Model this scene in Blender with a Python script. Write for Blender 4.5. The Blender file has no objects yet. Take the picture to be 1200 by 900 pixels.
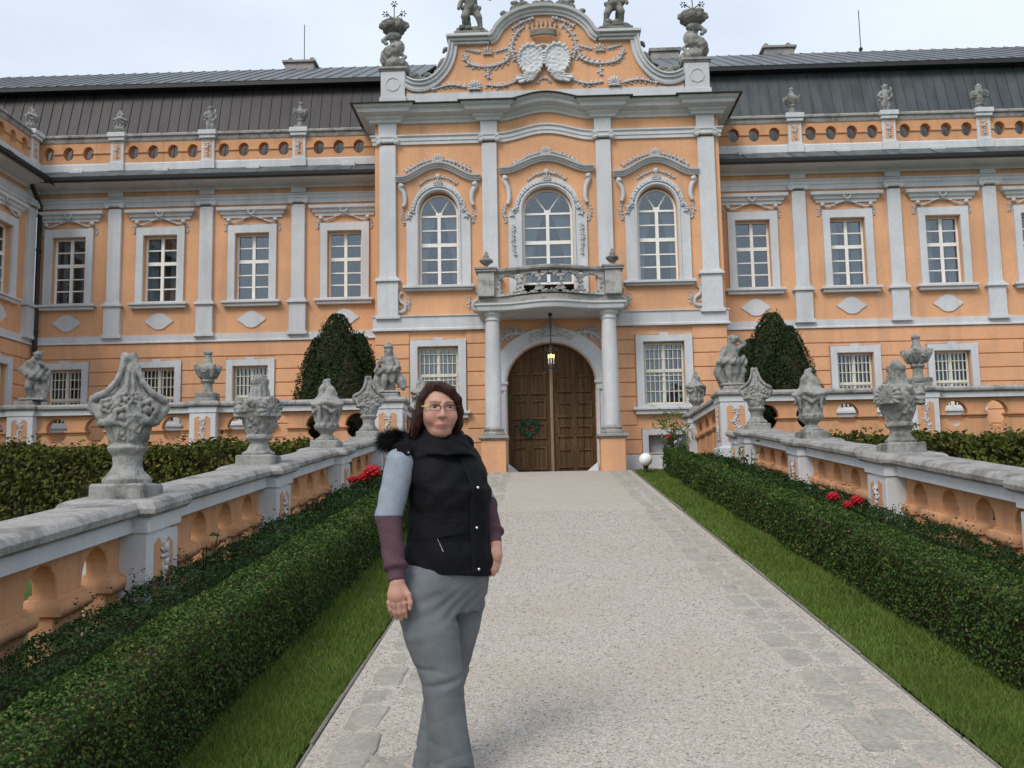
import bpy, bmesh, math, random
import numpy as np
from mathutils import Vector, Matrix
from mathutils.geometry import tessellate_polygon
from math import sin, cos, pi, radians, sqrt, atan2, hypot

S = bpy.context.scene
COL = S.collection
R = random.Random(7)
NR = np.random.default_rng(11)

# ------------------------------------------------------------------ camera
PITCH, YAW, ROLL = radians(6.692), radians(1.592), 0.018
EYE = 1.55
fw = Vector((-sin(YAW)*cos(PITCH), cos(YAW)*cos(PITCH), sin(PITCH)))
rt = Vector((cos(YAW), sin(YAW), 0)); up = rt.cross(fw)
ir = rt*cos(ROLL) - up*sin(ROLL); iu = rt*sin(ROLL) + up*cos(ROLL)
cam = bpy.data.cameras.new('camera'); cam_o = bpy.data.objects.new('camera', cam); COL.objects.link(cam_o)
M = Matrix((ir, iu, -fw)).transposed().to_4x4(); M.translation = (0, 0, EYE)
cam_o.matrix_world = M
cam.sensor_width = 36; cam.lens = 33.9; cam.clip_start = 0.05; cam.clip_end = 3000
S.camera = cam_o

# ------------------------------------------------------------------ sky and light
SUN_EL, SUN_AZ = radians(46), radians(-150)      # azimuth of the light from +Y, clockwise positive
wd = bpy.data.worlds.new('World'); S.world = wd; wd.use_nodes = True
nt = wd.node_tree; nt.nodes.clear()
wo = nt.nodes.new('ShaderNodeOutputWorld'); bg = nt.nodes.new('ShaderNodeBackground')
sky = nt.nodes.new('ShaderNodeTexSky'); sky.sky_type = 'NISHITA'; sky.sun_disc = False
sky.sun_elevation = SUN_EL; sky.sun_rotation = SUN_AZ; sky.air_density = 1.0; sky.dust_density = 2.0
tc = nt.nodes.new('ShaderNodeTexCoord')
mp = nt.nodes.new('ShaderNodeMapping'); mp.inputs['Scale'].default_value = (1.0, 1.0, 2.2)
nz = nt.nodes.new('ShaderNodeTexNoise'); nz.inputs['Scale'].default_value = 1.6; nz.inputs['Detail'].default_value = 5; nz.inputs['Roughness'].default_value = .5
cr = nt.nodes.new('ShaderNodeValToRGB'); cr.color_ramp.elements[0].position = .34; cr.color_ramp.elements[0].color = (.62,.62,.62,1)
cr.color_ramp.elements[1].position = .66; cr.color_ramp.elements[1].color = (1,1,1,1)
cl = nt.nodes.new('ShaderNodeMix'); cl.data_type = 'RGBA'
cl.inputs['B'].default_value = (5.5, 6.05, 6.75, 1)          # sunlit thin cloud
nt.links.new(tc.outputs['Generated'], mp.inputs['Vector']); nt.links.new(mp.outputs['Vector'], nz.inputs['Vector'])
nt.links.new(nz.outputs['Fac'], cr.inputs['Fac']); nt.links.new(cr.outputs['Color'], cl.inputs['Factor'])
nt.links.new(sky.outputs['Color'], cl.inputs['A']); nt.links.new(cl.outputs['Result'], bg.inputs['Color'])
bg.inputs['Strength'].default_value = 0.12
nt.links.new(bg.outputs['Background'], wo.inputs['Surface'])
sun = bpy.data.lights.new('sun', 'SUN'); sun.energy = 1.5; sun.angle = radians(25); sun.color = (1, .95, .88)
sun_o = bpy.data.objects.new('sun', sun); COL.objects.link(sun_o)
sd = Vector((sin(SUN_AZ)*cos(SUN_EL), cos(SUN_AZ)*cos(SUN_EL), sin(SUN_EL)))
sun_o.rotation_euler = (-sd).to_track_quat('-Z', 'Y').to_euler(); sun_o.location = (-8, -6, 20)
S.view_settings.view_transform = 'Standard'; S.view_settings.look = 'None'
S.view_settings.exposure = 0.4; S.view_settings.gamma = 1.0
S.render.engine = 'CYCLES'

# ------------------------------------------------------------------ materials
MATS = {}
def nodes(name, rough=.8, spec=.3):
    m = bpy.data.materials.new(name); m.use_nodes = True; MATS[name] = m
    t = m.node_tree; b = t.nodes['Principled BSDF']; b.inputs['Roughness'].default_value = rough
    b.inputs['Specular IOR Level'].default_value = spec
    return m, t, b
def tx(t, kind, scale, detail=4, vec=None, stretch=None, rough=.6):
    n = t.nodes.new('ShaderNodeTexNoise' if kind == 'n' else 'ShaderNodeTexVoronoi')
    n.inputs['Scale'].default_value = scale
    if kind == 'n': n.inputs['Detail'].default_value = detail; n.inputs['Roughness'].default_value = rough
    g = t.nodes.new('ShaderNodeNewGeometry'); src = g.outputs['Position']
    if stretch:
        mpn = t.nodes.new('ShaderNodeMapping'); mpn.inputs['Scale'].default_value = stretch
        t.links.new(src, mpn.inputs['Vector']); src = mpn.outputs['Vector']
    t.links.new(src, n.inputs['Vector'])
    return n
def ramp(t, src, stops):
    r = t.nodes.new('ShaderNodeValToRGB'); e = r.color_ramp.elements
    while len(e) < len(stops): e.new(.5)
    for k, (p, c) in enumerate(stops): e[k].position = p; e[k].color = (*c, 1) if len(c) == 3 else c
    t.links.new(src, r.inputs['Fac']); return r.outputs['Color']
def mix(t, a, b, fac, mode='MIX'):
    n = t.nodes.new('ShaderNodeMix'); n.data_type = 'RGBA'; n.blend_type = mode
    for k, v in (('A', a), ('B', b)):
        if isinstance(v, tuple): n.inputs[k].default_value = (*v, 1)
        else: t.links.new(v, n.inputs[k])
    if isinstance(fac, (int, float)): n.inputs['Factor'].default_value = fac
    else: t.links.new(fac, n.inputs['Factor'])
    return n.outputs['Result']
def bump(t, b, src, strength, dist=.01, normal=None):
    n = t.nodes.new('ShaderNodeBump'); n.inputs['Strength'].default_value = strength; n.inputs['Distance'].default_value = dist
    t.links.new(src, n.inputs['Height'])
    if normal: t.links.new(normal, n.inputs['Normal'])
    t.links.new(n.outputs['Normal'], b.inputs['Normal']); return n.outputs['Normal']
def simple(name, col, rough=.6, spec=.4, var=.0, scale=6, metal=0, bumpy=0, bscale=60):
    m, t, b = nodes(name, rough, spec); b.inputs['Metallic'].default_value = metal
    if var:
        n = tx(t, 'n', scale)
        c = ramp(t, n.outputs['Fac'], [(.3, tuple(x*(1-var) for x in col)), (.7, tuple(min(1, x*(1+var)) for x in col))])
        t.links.new(c, b.inputs['Base Color'])
    else: b.inputs['Base Color'].default_value = (*col, 1)
    if bumpy: bump(t, b, tx(t, 'n', bscale, 3).outputs['Fac'], bumpy)
    return m

def plaster(name, c, dirt, streak=.35, sc=1.0):
    m, t, b = nodes(name, .9, .15)
    big = tx(t, 'n', .9*sc, 6); fine = tx(t, 'n', 14*sc, 5); st = tx(t, 'n', 3.2*sc, 5, stretch=(1, 1, .12))
    a = ramp(t, big.outputs['Fac'], [(.3, tuple(x*.84 for x in c)), (.7, tuple(min(1, x*1.08) for x in c))])
    a = mix(t, a, tuple(x*.8 for x in c), ramp(t, fine.outputs['Fac'], [(.45, (0,0,0)), (.8, (.6,.6,.6))]))
    a = mix(t, a, dirt, ramp(t, st.outputs['Fac'], [(.50, (0,0,0)), (.80, (streak,)*3)]))
    t.links.new(a, b.inputs['Base Color'])
    bump(t, b, tx(t, 'n', 90*sc, 3).outputs['Fac'], .25, .006)
    return m
plaster('orange', (.735, .40, .222), (.42, .27, .19), .62)
plaster('rail_orange', (.64, .335, .178), (.25, .16, .10), .6, 2.0)
plaster('trim', (.62, .63, .645), (.36, .36, .35), .5)
plaster('white_stucco', (.56, .56, .575), (.36, .36, .35), .5)

def stone(name, c, dark, amt, sc=1.0, ochre=(.30,.24,.15)):
    m, t, b = nodes(name, .93, .1)
    n1 = tx(t, 'n', 3.0*sc, 7, rough=.7); n2 = tx(t, 'n', 22*sc, 5, rough=.7); n3 = tx(t, 'n', 7*sc, 4)
    a = ramp(t, n2.outputs['Fac'], [(.3, tuple(x*.72 for x in c)), (.7, tuple(min(1, x*1.15) for x in c))])
    a = mix(t, a, dark, ramp(t, n1.outputs['Fac'], [(.47, (0,0,0)), (.68, (amt,)*3)]))
    a = mix(t, a, ochre, ramp(t, n3.outputs['Fac'], [(.58, (0,0,0)), (.78, (.45,)*3)]))
    t.links.new(a, b.inputs['Base Color'])
    nn = bump(t, b, n2.outputs['Fac'], .5, .012)
    bump(t, b, tx(t, 'n', 110*sc, 3).outputs['Fac'], .35, .004, nn)
    return m
stone('stone', (.33, .325, .31), (.075, .075, .07), .9, 1.4)
stone('pale_stone', (.46, .455, .44), (.16, .155, .14), .75, 1.6)
stone('stone_dark', (.25, .245, .22), (.06, .06, .055), .85, 1.2)
stone('coping', (.36, .345, .33), (.09, .085, .08), .8, 1.3, (.26,.22,.17))
stone('flag', (.385, .36, .315), (.235, .22, .19), .65, 1.8, (.41,.36,.28))
stone('kerb', (.24, .225, .20), (.10, .10, .085), .6, 1.5)

def lead(name, c, c2):
    m, t, b = nodes(name, .55, .45)
    oi = t.nodes.new('ShaderNodeObjectInfo'); st = tx(t, 'n', 4, 5, stretch=(1, .4, .25))
    a = mix(t, ramp(t, st.outputs['Fac'], [(.3, c), (.72, c2)]), tuple(x*.6 for x in c), ramp(t, oi.outputs['Random'], [(.2, (0,0,0)), (1, (.22,.22,.22))]))
    t.links.new(a, b.inputs['Base Color']); b.inputs['Metallic'].default_value = .15
    bump(t, b, tx(t, 'n', 9, 3).outputs['Fac'], .12, .02)
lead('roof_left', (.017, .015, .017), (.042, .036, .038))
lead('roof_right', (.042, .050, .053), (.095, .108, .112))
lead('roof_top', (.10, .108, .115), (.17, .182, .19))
lead('apron', (.05, .06, .062), (.16, .18, .185))
simple('gutter', (.02, .02, .022), .5, .4)
simple('iron', (.02, .02, .02), .5, .5)
simple('window_white', (.82, .80, .74), .55, .4, .06, 9)
simple('grille_white', (.66, .64, .54), .6, .3, .1, 9)
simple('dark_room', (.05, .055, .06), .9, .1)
simple('curtain', (.62, .64, .66), .9, .1, .12, 5)
simple('blind', (.10, .12, .17), .8, .1, .2, 4)
simple('basement', (.30, .31, .33), .8, .2, .1)
simple('opal_globe', (.85, .84, .80), .15, .5)
simple('wreath_green', (.010, .07, .035), .6, .3, .4, 30)
def glass():
    m, t, b = nodes('glass', .03, .5)
    o = t.nodes['Material Output']; tr = t.nodes.new('ShaderNodeBsdfTransparent'); tr.inputs['Color'].default_value = (.72,.78,.80,1)
    gl = t.nodes.new('ShaderNodeBsdfGlossy'); gl.inputs['Roughness'].default_value = .04; gl.inputs['Color'].default_value = (.85,.9,.95,1)
    n = t.nodes.new('ShaderNodeBump'); n.inputs['Strength'].default_value = .08; n.inputs['Distance'].default_value = .02
    t.links.new(tx(t, 'n', 3, 2).outputs['Fac'], n.inputs['Height']); t.links.new(n.outputs['Normal'], gl.inputs['Normal'])
    mx = t.nodes.new('ShaderNodeMixShader'); fr = t.nodes.new('ShaderNodeFresnel'); fr.inputs['IOR'].default_value = 1.5
    ma = t.nodes.new('ShaderNodeMath'); ma.operation = 'MULTIPLY_ADD'; ma.inputs[1].default_value = 1.2; ma.inputs[2].default_value = .07
    t.links.new(fr.outputs['Fac'], ma.inputs[0]); t.links.new(ma.outputs[0], mx.inputs['Fac'])
    t.links.new(tr.outputs[0], mx.inputs[1]); t.links.new(gl.outputs[0], mx.inputs[2]); t.links.new(mx.outputs[0], o.inputs['Surface'])
glass()
def wood():
    m, t, b = nodes('gate_wood', .75, .25)
    n = tx(t, 'n', 9, 6, stretch=(1, 1, .08)); n2 = tx(t, 'n', 2.5, 5)
    a = ramp(t, n.outputs['Fac'], [(.25, (.040, .022, .010)), (.55, (.105, .058, .024)), (.8, (.19, .115, .055))])
    a = mix(t, a, (.055, .034, .018), ramp(t, n2.outputs['Fac'], [(.4, (0,0,0)), (.75, (.7,.7,.7))]))
    t.links.new(a, b.inputs['Base Color']); bump(t, b, n.outputs['Fac'], .6, .01)
    m, t, b = nodes('batten_wood', .7, .25)
    n = tx(t, 'n', 12, 6, stretch=(1, 1, .1))
    t.links.new(ramp(t, n.outputs['Fac'], [(.3, (.15, .10, .05)), (.7, (.34, .25, .15))]), b.inputs['Base Color'])
wood()
def gravel():
    m, t, b = nodes('gravel', .95, .1)
    v = tx(t, 'v', 105); v2 = tx(t, 'v', 210); big = tx(t, 'n', .9, 6); mid = tx(t, 'n', 6, 5)
    cellc = t.nodes.new('ShaderNodeSeparateColor'); t.links.new(v.outputs['Color'], cellc.inputs[0])
    cell2 = t.nodes.new('ShaderNodeSeparateColor'); t.links.new(v2.outputs['Color'], cell2.inputs[0])
    a = ramp(t, cellc.outputs[0], [(0, (.26,.22,.18)), (.3, (.405,.355,.30)), (.7, (.49,.44,.385)), (1, (.67,.635,.595))])
    a2 = ramp(t, cell2.outputs[1], [(0, (.25,.215,.18)), (.5, (.41,.37,.325)), (1, (.60,.56,.52))])
    a = mix(t, a, a2, .45)
    a = mix(t, a, (.40, .345, .275), ramp(t, big.outputs['Fac'], [(.45, (0,0,0)), (.72, (.6,.6,.6))]))
    a = mix(t, a, (.36, .30, .24), ramp(t, mid.outputs['Fac'], [(.55, (0,0,0)), (.8, (.5,.5,.5))]))
    t.links.new(a, b.inputs['Base Color'])
    n = bump(t, b, v.outputs['Distance'], .35, -.007); bump(t, b, v2.outputs['Distance'], .3, -.005, n)
gravel()
def leafmat(name, stops, rough=.62, spec=.15, trans=.25):
    m, t, b = nodes(name, rough, spec)
    g = t.nodes.new('ShaderNodeNewGeometry')
    a = ramp(t, g.outputs['Random Per Island'], stops)
    n = tx(t, 'n', 1.3, 3)
    a = mix(t, a, tuple(x*.6 for x in stops[0][1]), ramp(t, n.outputs['Fac'], [(.4, (0,0,0)), (.75, (.5,.5,.5))]))
    n2 = tx(t, 'n', 3.1, 4)
    a = mix(t, a, stops[-1][1], ramp(t, n2.outputs['Fac'], [(.56, (0,0,0)), (.80, (.38,.38,.38))]))
    t.links.new(a, b.inputs['Base Color'])
    o = t.nodes['Material Output']; tl = t.nodes.new('ShaderNodeBsdfTranslucent'); t.links.new(a, tl.inputs['Color'])
    mx = t.nodes.new('ShaderNodeMixShader'); mx.inputs['Fac'].default_value = trans
    t.links.new(b.outputs[0], mx.inputs[1]); t.links.new(tl.outputs[0], mx.inputs[2]); t.links.new(mx.outputs[0], o.inputs['Surface'])
leafmat('box_leaf', [(0, (.030,.062,.014)), (.5, (.050,.105,.022)), (.82, (.080,.145,.030)), (.95, (.15,.19,.04)), (1, (.26,.19,.05))])
leafmat('box_leaf_dark', [(0, (.020,.045,.013)), (.6, (.034,.075,.020)), (1, (.058,.11,.028))])
leafmat('hornbeam_leaf', [(0, (.045,.06,.012)), (.5, (.085,.10,.02)), (.9, (.15,.16,.03)), (1, (.20,.15,.04))])
leafmat('yew_leaf', [(0, (.012,.022,.007)), (.6, (.024,.042,.013)), (1, (.045,.07,.02))], trans=.1)
leafmat('grass_blade', [(0, (.10,.155,.026)), (.5, (.15,.23,.04)), (.9, (.19,.275,.06)), (1, (.30,.29,.11))], trans=.3)
leafmat('rose_leaf', [(0, (.02,.05,.015)), (.6, (.05,.10,.03)), (1, (.10,.15,.05))])
leafmat('oleander_leaf', [(0, (.05,.09,.02)), (.6, (.10,.16,.035)), (1, (.2,.22,.06))])
def pebblemat():
    m, t, b = nodes('pebble', .9, .1); g = t.nodes.new('ShaderNodeNewGeometry')
    t.links.new(ramp(t, g.outputs['Random Per Island'], [(0, (.30,.25,.21)), (.3, (.42,.37,.325)), (.75, (.52,.48,.44)), (1, (.68,.66,.64))]), b.inputs['Base Color'])
pebblemat()
simple('soil', (.045, .035, .022), .95, .1, .3, 8, bumpy=.5)
simple('lawn_soil', (.050, .072, .018), .95, .1, .3, 5, bumpy=.5)
simple('garden_ground', (.06, .085, .025), .95, .1, .3, 1.5, bumpy=.5)
simple('court_paving', (.30, .27, .24), .9, .1, .2, 3, bumpy=.3)
simple('twig_and_shade', (.030, .024, .014), .9, .1, .3, 20)  # stems and trunks; also the dark hedge and yew cores coloured as inner shade
simple('rose_petal', (.36, .006, .012), .5, .3, .3, 60)
simple('car_paint', (.16, .20, .27), .25, .6)
simple('car_glass', (.015, .017, .02), .06, .6)
simple('car_black', (.015, .015, .016), .6, .3)
simple('car_lamp', (.6, .6, .62), .1, .6)

# ------------------------------------------------------------------ object helpers
ORG = {}
def reg(o, name, parent, at):
    COL.objects.link(o)
    if parent is not None:
        o.parent = parent; po = ORG[parent.name]
        o.location = (at[0]-po[0], at[1]-po[1], at[2]-po[2])
    else: o.location = at
    ORG[o.name] = tuple(at); return o
def tag(o, label, cat=None, group=None, kind=None):
    if label: o['label'] = label
    if cat: o['category'] = cat
    if group: o['group'] = group
    if kind: o['kind'] = kind
    return o
def thing(name, label, cat, at, group=None, org=None, rotz=0):
    """an Empty at the base of a thing; org = the same point in the coordinates its parts are written in"""
    o = bpy.data.objects.new(name, None); o.empty_display_size = .2; COL.objects.link(o)
    o.location = at; o.rotation_euler[2] = rotz; ORG[o.name] = tuple(org if org is not None else at)
    return tag(o, label, cat, group)
def inst(name, mesh, parent, at):
    o = bpy.data.objects.new(name, mesh); return reg(o, name, parent, at)
def mesh_np(name, V, F, mat, smooth=False):
    """V (n,3) array, F list of faces or (m,k) array"""
    me = bpy.data.meshes.new(name)
    if isinstance(F, np.ndarray):
        k = F.shape[1]; me.vertices.add(len(V)); me.vertices.foreach_set('co', np.asarray(V, np.float32).ravel())
        me.loops.add(F.size); me.loops.foreach_set('vertex_index', F.astype(np.int32).ravel())
        me.polygons.add(len(F)); me.polygons.foreach_set('loop_start', np.arange(0, F.size, k, dtype=np.int32))
        me.polygons.foreach_set('loop_total', np.full(len(F), k, np.int32))
        me.update(calc_edges=True); me.validate()
    else: me.from_pydata([tuple(v) for v in V], [], F)
    me.materials.append(MATS[mat])
    if smooth: me.polygons.foreach_set('use_smooth', np.ones(len(me.polygons), bool))
    me.update(); return me

ICO = None
def ico():
    global ICO
    if ICO is None:
        bm = bmesh.new(); bmesh.ops.create_icosphere(bm, subdivisions=1, radius=1)
        bm.verts.ensure_lookup_table()
        ICO = (np.array([v.co[:] for v in bm.verts]), [[v.index for v in f.verts] for f in bm.faces]); bm.free()
    return ICO

class MB:
    """collects faces for one mesh"""
    def __init__(s): s.v = []; s.f = []
    def add(s, V, F):
        b = len(s.v); s.v += [tuple(map(float, p)) for p in V]; s.f += [[i+b for i in f] for f in F]; return s
    def box(s, x0, x1, y0, y1, z0, z1):
        V = [(x, y, z) for z in (z0, z1) for y in (y0, y1) for x in (x0, x1)]
        return s.add(V, [(0,2,3,1), (4,5,7,6), (0,1,5,4), (2,6,7,3), (0,4,6,2), (1,3,7,5)])
    def frustum(s, cx, cy, z0, z1, a0, b0, a1, b1):
        V = [(cx-a0,cy-b0,z0),(cx+a0,cy-b0,z0),(cx-a0,cy+b0,z0),(cx+a0,cy+b0,z0),(cx-a1,cy-b1,z1),(cx+a1,cy-b1,z1),(cx-a1,cy+b1,z1),(cx+a1,cy+b1,z1)]
        return s.add(V, [(0,2,3,1), (4,5,7,6), (0,1,5,4), (2,6,7,3), (0,4,6,2), (1,3,7,5)])
    def stack(s, cx, cy, prof, square=True, n=16, ratio=1):
        """rings of half width r at height z: square or round moulded body"""
        m = 4 if square else n; V = []
        for r, z in prof:
            for k in range(m):
                a = 2*pi*(k+.5)/m; q = r*(sqrt(2) if square else 1)
                V.append((cx+q*cos(a), cy+q*sin(a)*ratio, z))
        F = [[j*m+k, j*m+(k+1) % m, (j+1)*m+(k+1) % m, (j+1)*m+k] for j in range(len(prof)-1) for k in range(m)]
        F += [list(range(m))[::-1], [(len(prof)-1)*m+k for k in range(m)]]
        return s.add(V, F)
    def plate(s, outer, holes=(), y0=0., y1=.1, fn=None):
        """outline in (x, z) with holes, between y0 and y1"""
        loops = [list(outer)] + [list(h) for h in holes]
        tri = tessellate_polygon([[Vector((x, z, 0)) for x, z in L] for L in loops])
        P = [p for L in loops for p in L]; n = len(P)
        V = [(x, y0, z) for x, z in P] + [(x, y1, z) for x, z in P]
        F = [list(t) for t in tri] + [[i+n for i in t][::-1] for t in tri]
        b = 0
        for L in loops:
            m = len(L); F += [[b+k, b+(k+1) % m, n+b+(k+1) % m, n+b+k] for k in range(m)]; b += m
        return s.add(V, F)
    def sweep(s, path, prof, closed=False):
        """moulding: prof (outward p, height z) carried along a plan path of (x,y,z); outward is to the right of the path"""
        n = len(path); V = []; P = [Vector(p) for p in path]
        def nrm(a, b):
            d = Vector((b.x-a.x, b.y-a.y)); d.normalize() if d.length > 1e-9 else None
            return Vector((d.y, -d.x))
        for i in range(n):
            ns = []
            if i > 0 or closed: ns.append(nrm(P[i-1], P[i]))
            if i < n-1 or closed: ns.append(nrm(P[i], P[(i+1) % n]))
            if len(ns) == 2: q = (ns[0]+ns[1])/max(.2, 1+ns[0].dot(ns[1]))
            else: q = ns[0]
            V += [(P[i].x+q.x*p, P[i].y+q.y*p, P[i].z+z) for p, z in prof]
        k = len(prof); F = []
        for i in range(n if closed else n-1):
            a, b = i*k, ((i+1) % n)*k
            F += [[a+j, b+j, b+(j+1) % k, a+(j+1) % k] for j in range(k)]
        if not closed: F += [list(range(k))[::-1], [(n-1)*k+j for j in range(k)]]
        return s.add(V, F)
    def arc(s, path, prof, y=0.):
        """moulding in elevation: path (x,z); prof (outward p toward -y, offset n to the left of travel)"""
        n = len(path); V = []
        for i in range(n):
            ts = []
            if i > 0: ts.append(Vector(path[i])-Vector(path[i-1]))
            if i < n-1: ts.append(Vector(path[i+1])-Vector(path[i]))
            ns = [Vector((-t[1], t[0])).normalized() for t in ts]
            q = (ns[0]+ns[-1])/max(.3, 1+ns[0].dot(ns[-1]))
            V += [(path[i][0]+q[0]*o, y-p, path[i][1]+q[1]*o) for p, o in prof]
        k = len(prof); F = [[i*k+j, (i+1)*k+j, (i+1)*k+(j+1) % k, i*k+(j+1) % k] for i in range(n-1) for j in range(k)]
        F += [list(range(k))[::-1], [(n-1)*k+j for j in range(k)]]
        return s.add(V, F)
    def tube(s, pts, r, n=6, r2=None, flat=1):
        P = [Vector(p) for p in pts]; V = []; m = len(P)
        for i in range(m):
            t = (P[min(i+1, m-1)]-P[max(i-1, 0)]).normalized()
            u = t.cross(Vector((0, 1, 0)) if abs(t.y) < .9 else Vector((1, 0, 0))).normalized(); w = t.cross(u)
            q = r if r2 is None else r+(r2-r)*i/(m-1)
            if isinstance(r, (list, tuple)): q = r[i]
            V += [tuple(P[i]+u*(q*cos(2*pi*k/n))+w*(q*flat*sin(2*pi*k/n))) for k in range(n)]
        F = [[i*n+k, i*n+(k+1) % n, (i+1)*n+(k+1) % n, (i+1)*n+k] for i in range(m-1) for k in range(n)]
        F += [list(range(n))[::-1], [(m-1)*n+k for k in range(n)]]
        return s.add(V, F)
    def blob(s, c, r, rz=None):
        V, F = ico(); V = V*np.array(r if hasattr(r, '__len__') else (r, r, r))
        if rz is not None:                      # turn in the wall plane
            ca, sa = cos(rz), sin(rz); V = np.stack([V[:,0]*ca-V[:,2]*sa, V[:,1], V[:,0]*sa+V[:,2]*ca], 1)
        return s.add(V+np.array(c), F)
    def garland(s, pts, r, y=0., n=None, leafy=1., seed=1):
        """stucco string of leaves and buds along (x,z) points"""
        q = random.Random(seed); P = [Vector(p) for p in pts]
        L = [0]
        for a, b in zip(P, P[1:]): L.append(L[-1]+(b-a).length)
        n = n or max(3, int(L[-1]/(r*1.05)))
        for k in range(n):
            d = L[-1]*(k+.5)/n; i = max(j for j in range(len(P)-1) if L[j] <= d+1e-9)
            f = (d-L[i])/max(1e-6, L[i+1]-L[i]); p = P[i].lerp(P[i+1], f); t = (P[i+1]-P[i]); ang = atan2(t[1], t[0])
            rr = 1.05*r*q.uniform(.75, 1.2); sgn = 1 if k % 2 else -1
            s.blob((p[0], y-rr*.35, p[1]), (rr*.8, rr*.8, rr*.62), ang)
            if leafy: s.blob((p[0]-sin(ang)*sgn*rr*.8, y-rr*.15, p[1]+cos(ang)*sgn*rr*.8), (rr*1.0, rr*.35, rr*.38), ang+sgn*q.uniform(.5, 1.1))
        return s
    def shell(s, c, r, y=0., n=7, a0=-.1, a1=pi+.1, stretch=1.0):
        for k in range(n):
            a = a0+(a1-a0)*k/(n-1); l = r*(.8+.35*sin(pi*k/(n-1)))*stretch
            s.tube([(c[0], y-.01, c[1]), (c[0]+cos(a)*l*.6, y-r*.28, c[1]+sin(a)*l*.6), (c[0]+cos(a)*l, y-r*.18, c[1]+sin(a)*l)], [r*.06, r*.12, r*.16], 5)
        s.blob((c[0], y-r*.15, c[1]), (r*.28, r*.25, r*.22)); return s
    def mesh(s, name, mat, smooth=False, at=(0,0,0), normals=True, bevel=0, auto=None):
        me = bpy.data.meshes.new(name)
        me.from_pydata([(x-at[0], y-at[1], z-at[2]) for x, y, z in s.v], [], s.f)
        if normals or bevel:
            bm = bmesh.new(); bm.from_mesh(me)
            if bevel:
                bmesh.ops.remove_doubles(bm, verts=bm.verts, dist=1e-5)
                es = [e for e in bm.edges if len(e.link_faces) == 2 and e.calc_face_angle(0) > .7]
                bmesh.ops.bevel(bm, geom=es, offset=bevel, segments=1, affect='EDGES', profile=.6, clamp_overlap=True)
            bmesh.ops.recalc_face_normals(bm, faces=bm.faces); bm.to_mesh(me); bm.free()
        me.materials.append(MATS[mat])
        if smooth: me.polygons.foreach_set('use_smooth', np.ones(len(me.polygons), bool))
        if auto: me.polygons.foreach_set('use_smooth', np.ones(len(me.polygons), bool)); me.set_sharp_from_angle(angle=auto)
        me.update(); return me
    def build(s, name, mat, parent=None, at=None, **kw):
        if at is None: at = ORG[parent.name] if parent is not None else (0, 0, 0)
        return inst(name, s.mesh(name, mat, at=at, **kw), parent, at)

def arcpts(cx, cz, rx, rz, a0, a1, n):
    return [(cx+rx*cos(a0+(a1-a0)*k/n), cz+rz*sin(a0+(a1-a0)*k/n)) for k in range(n+1)]
def archloop(cx, w, z0, zs, zt, n=14):
    """opening outline, counter-clockwise, round head"""
    return [(cx-w, z0), (cx+w, z0)] + arcpts(cx, zs, w, zt-zs, 0, pi, n)
def rect(x0, x1, z0, z1): return [(x0, z0), (x1, z0), (x1, z1), (x0, z1)]
def spline(pts, n=6):
    out = []; m = len(pts)
    for i in range(m-1):
        p0, p1, p2, p3 = [np.array(pts[max(0, min(m-1, j))], float) for j in (i-1, i, i+1, i+2)]
        for k in range(n):
            t = k/n; out.append(tuple(.5*((2*p1)+(p2-p0)*t+(2*p0-5*p1+4*p2-p3)*t*t+(3*p1-p0-3*p2+p3)*t**3)))
    out.append(tuple(map(float, pts[-1]))); return out

class Orn:
    """stucco pieces: every garland or shell becomes a part of its own"""
    def __init__(s, parent, mat='white_stucco', fm=None): s.p = parent; s.m = mat; s.fm = fm
    def _b(s, m, name):
        if s.fm: m.v = [s.fm(v) for v in m.v]
        m.build(name, s.m, s.p, smooth=True); return s
    def garland(s, *a, **k): return s._b(MB().garland(*a, **k), 'garland')
    def shell(s, *a, **k): return s._b(MB().shell(*a, **k), 'shell_ornament')
    def blob(s, *a, **k): return s._b(MB().blob(*a, **k), 'boss')
    def build(s, *a, **k): return None

# ------------------------------------------------------------------ setting
G = 0.10515                       # grade of the ramp
AX = 0.27                         # axis of the gate
YC, YW = 20.5, 21.5               # front planes of the pavilion and of the wings
ZB = 2.05                         # level of the court in front of the gate
YT = 19.5                         # head of the ramp
PX0, PX1 = -1.035, 1.815          # edges of the drive
RXL, RXR = -2.70, 3.40            # centre lines of the ramp balustrades
def rz(y): return G*min(y, YT)
def garden(y): return min(G*y, 1.0)

def sheet(name, x0, x1, ys, zf, mat, dz=0., parent=None, kind='structure', nx=1):
    xs = np.linspace(x0, x1, nx+1); V = []; F = []
    for y in ys:
        for x in xs: V.append((x, y, zf(y)+dz))
    k = nx+1
    for j in range(len(ys)-1):
        for i in range(nx): F.append([j*k+i, j*k+i+1, (j+1)*k+i+1, (j+1)*k+i])
    o = inst(name, mesh_np(name, V, F, mat), parent, (0, 0, 0))
    if kind: o['kind'] = kind
    return o

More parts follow.
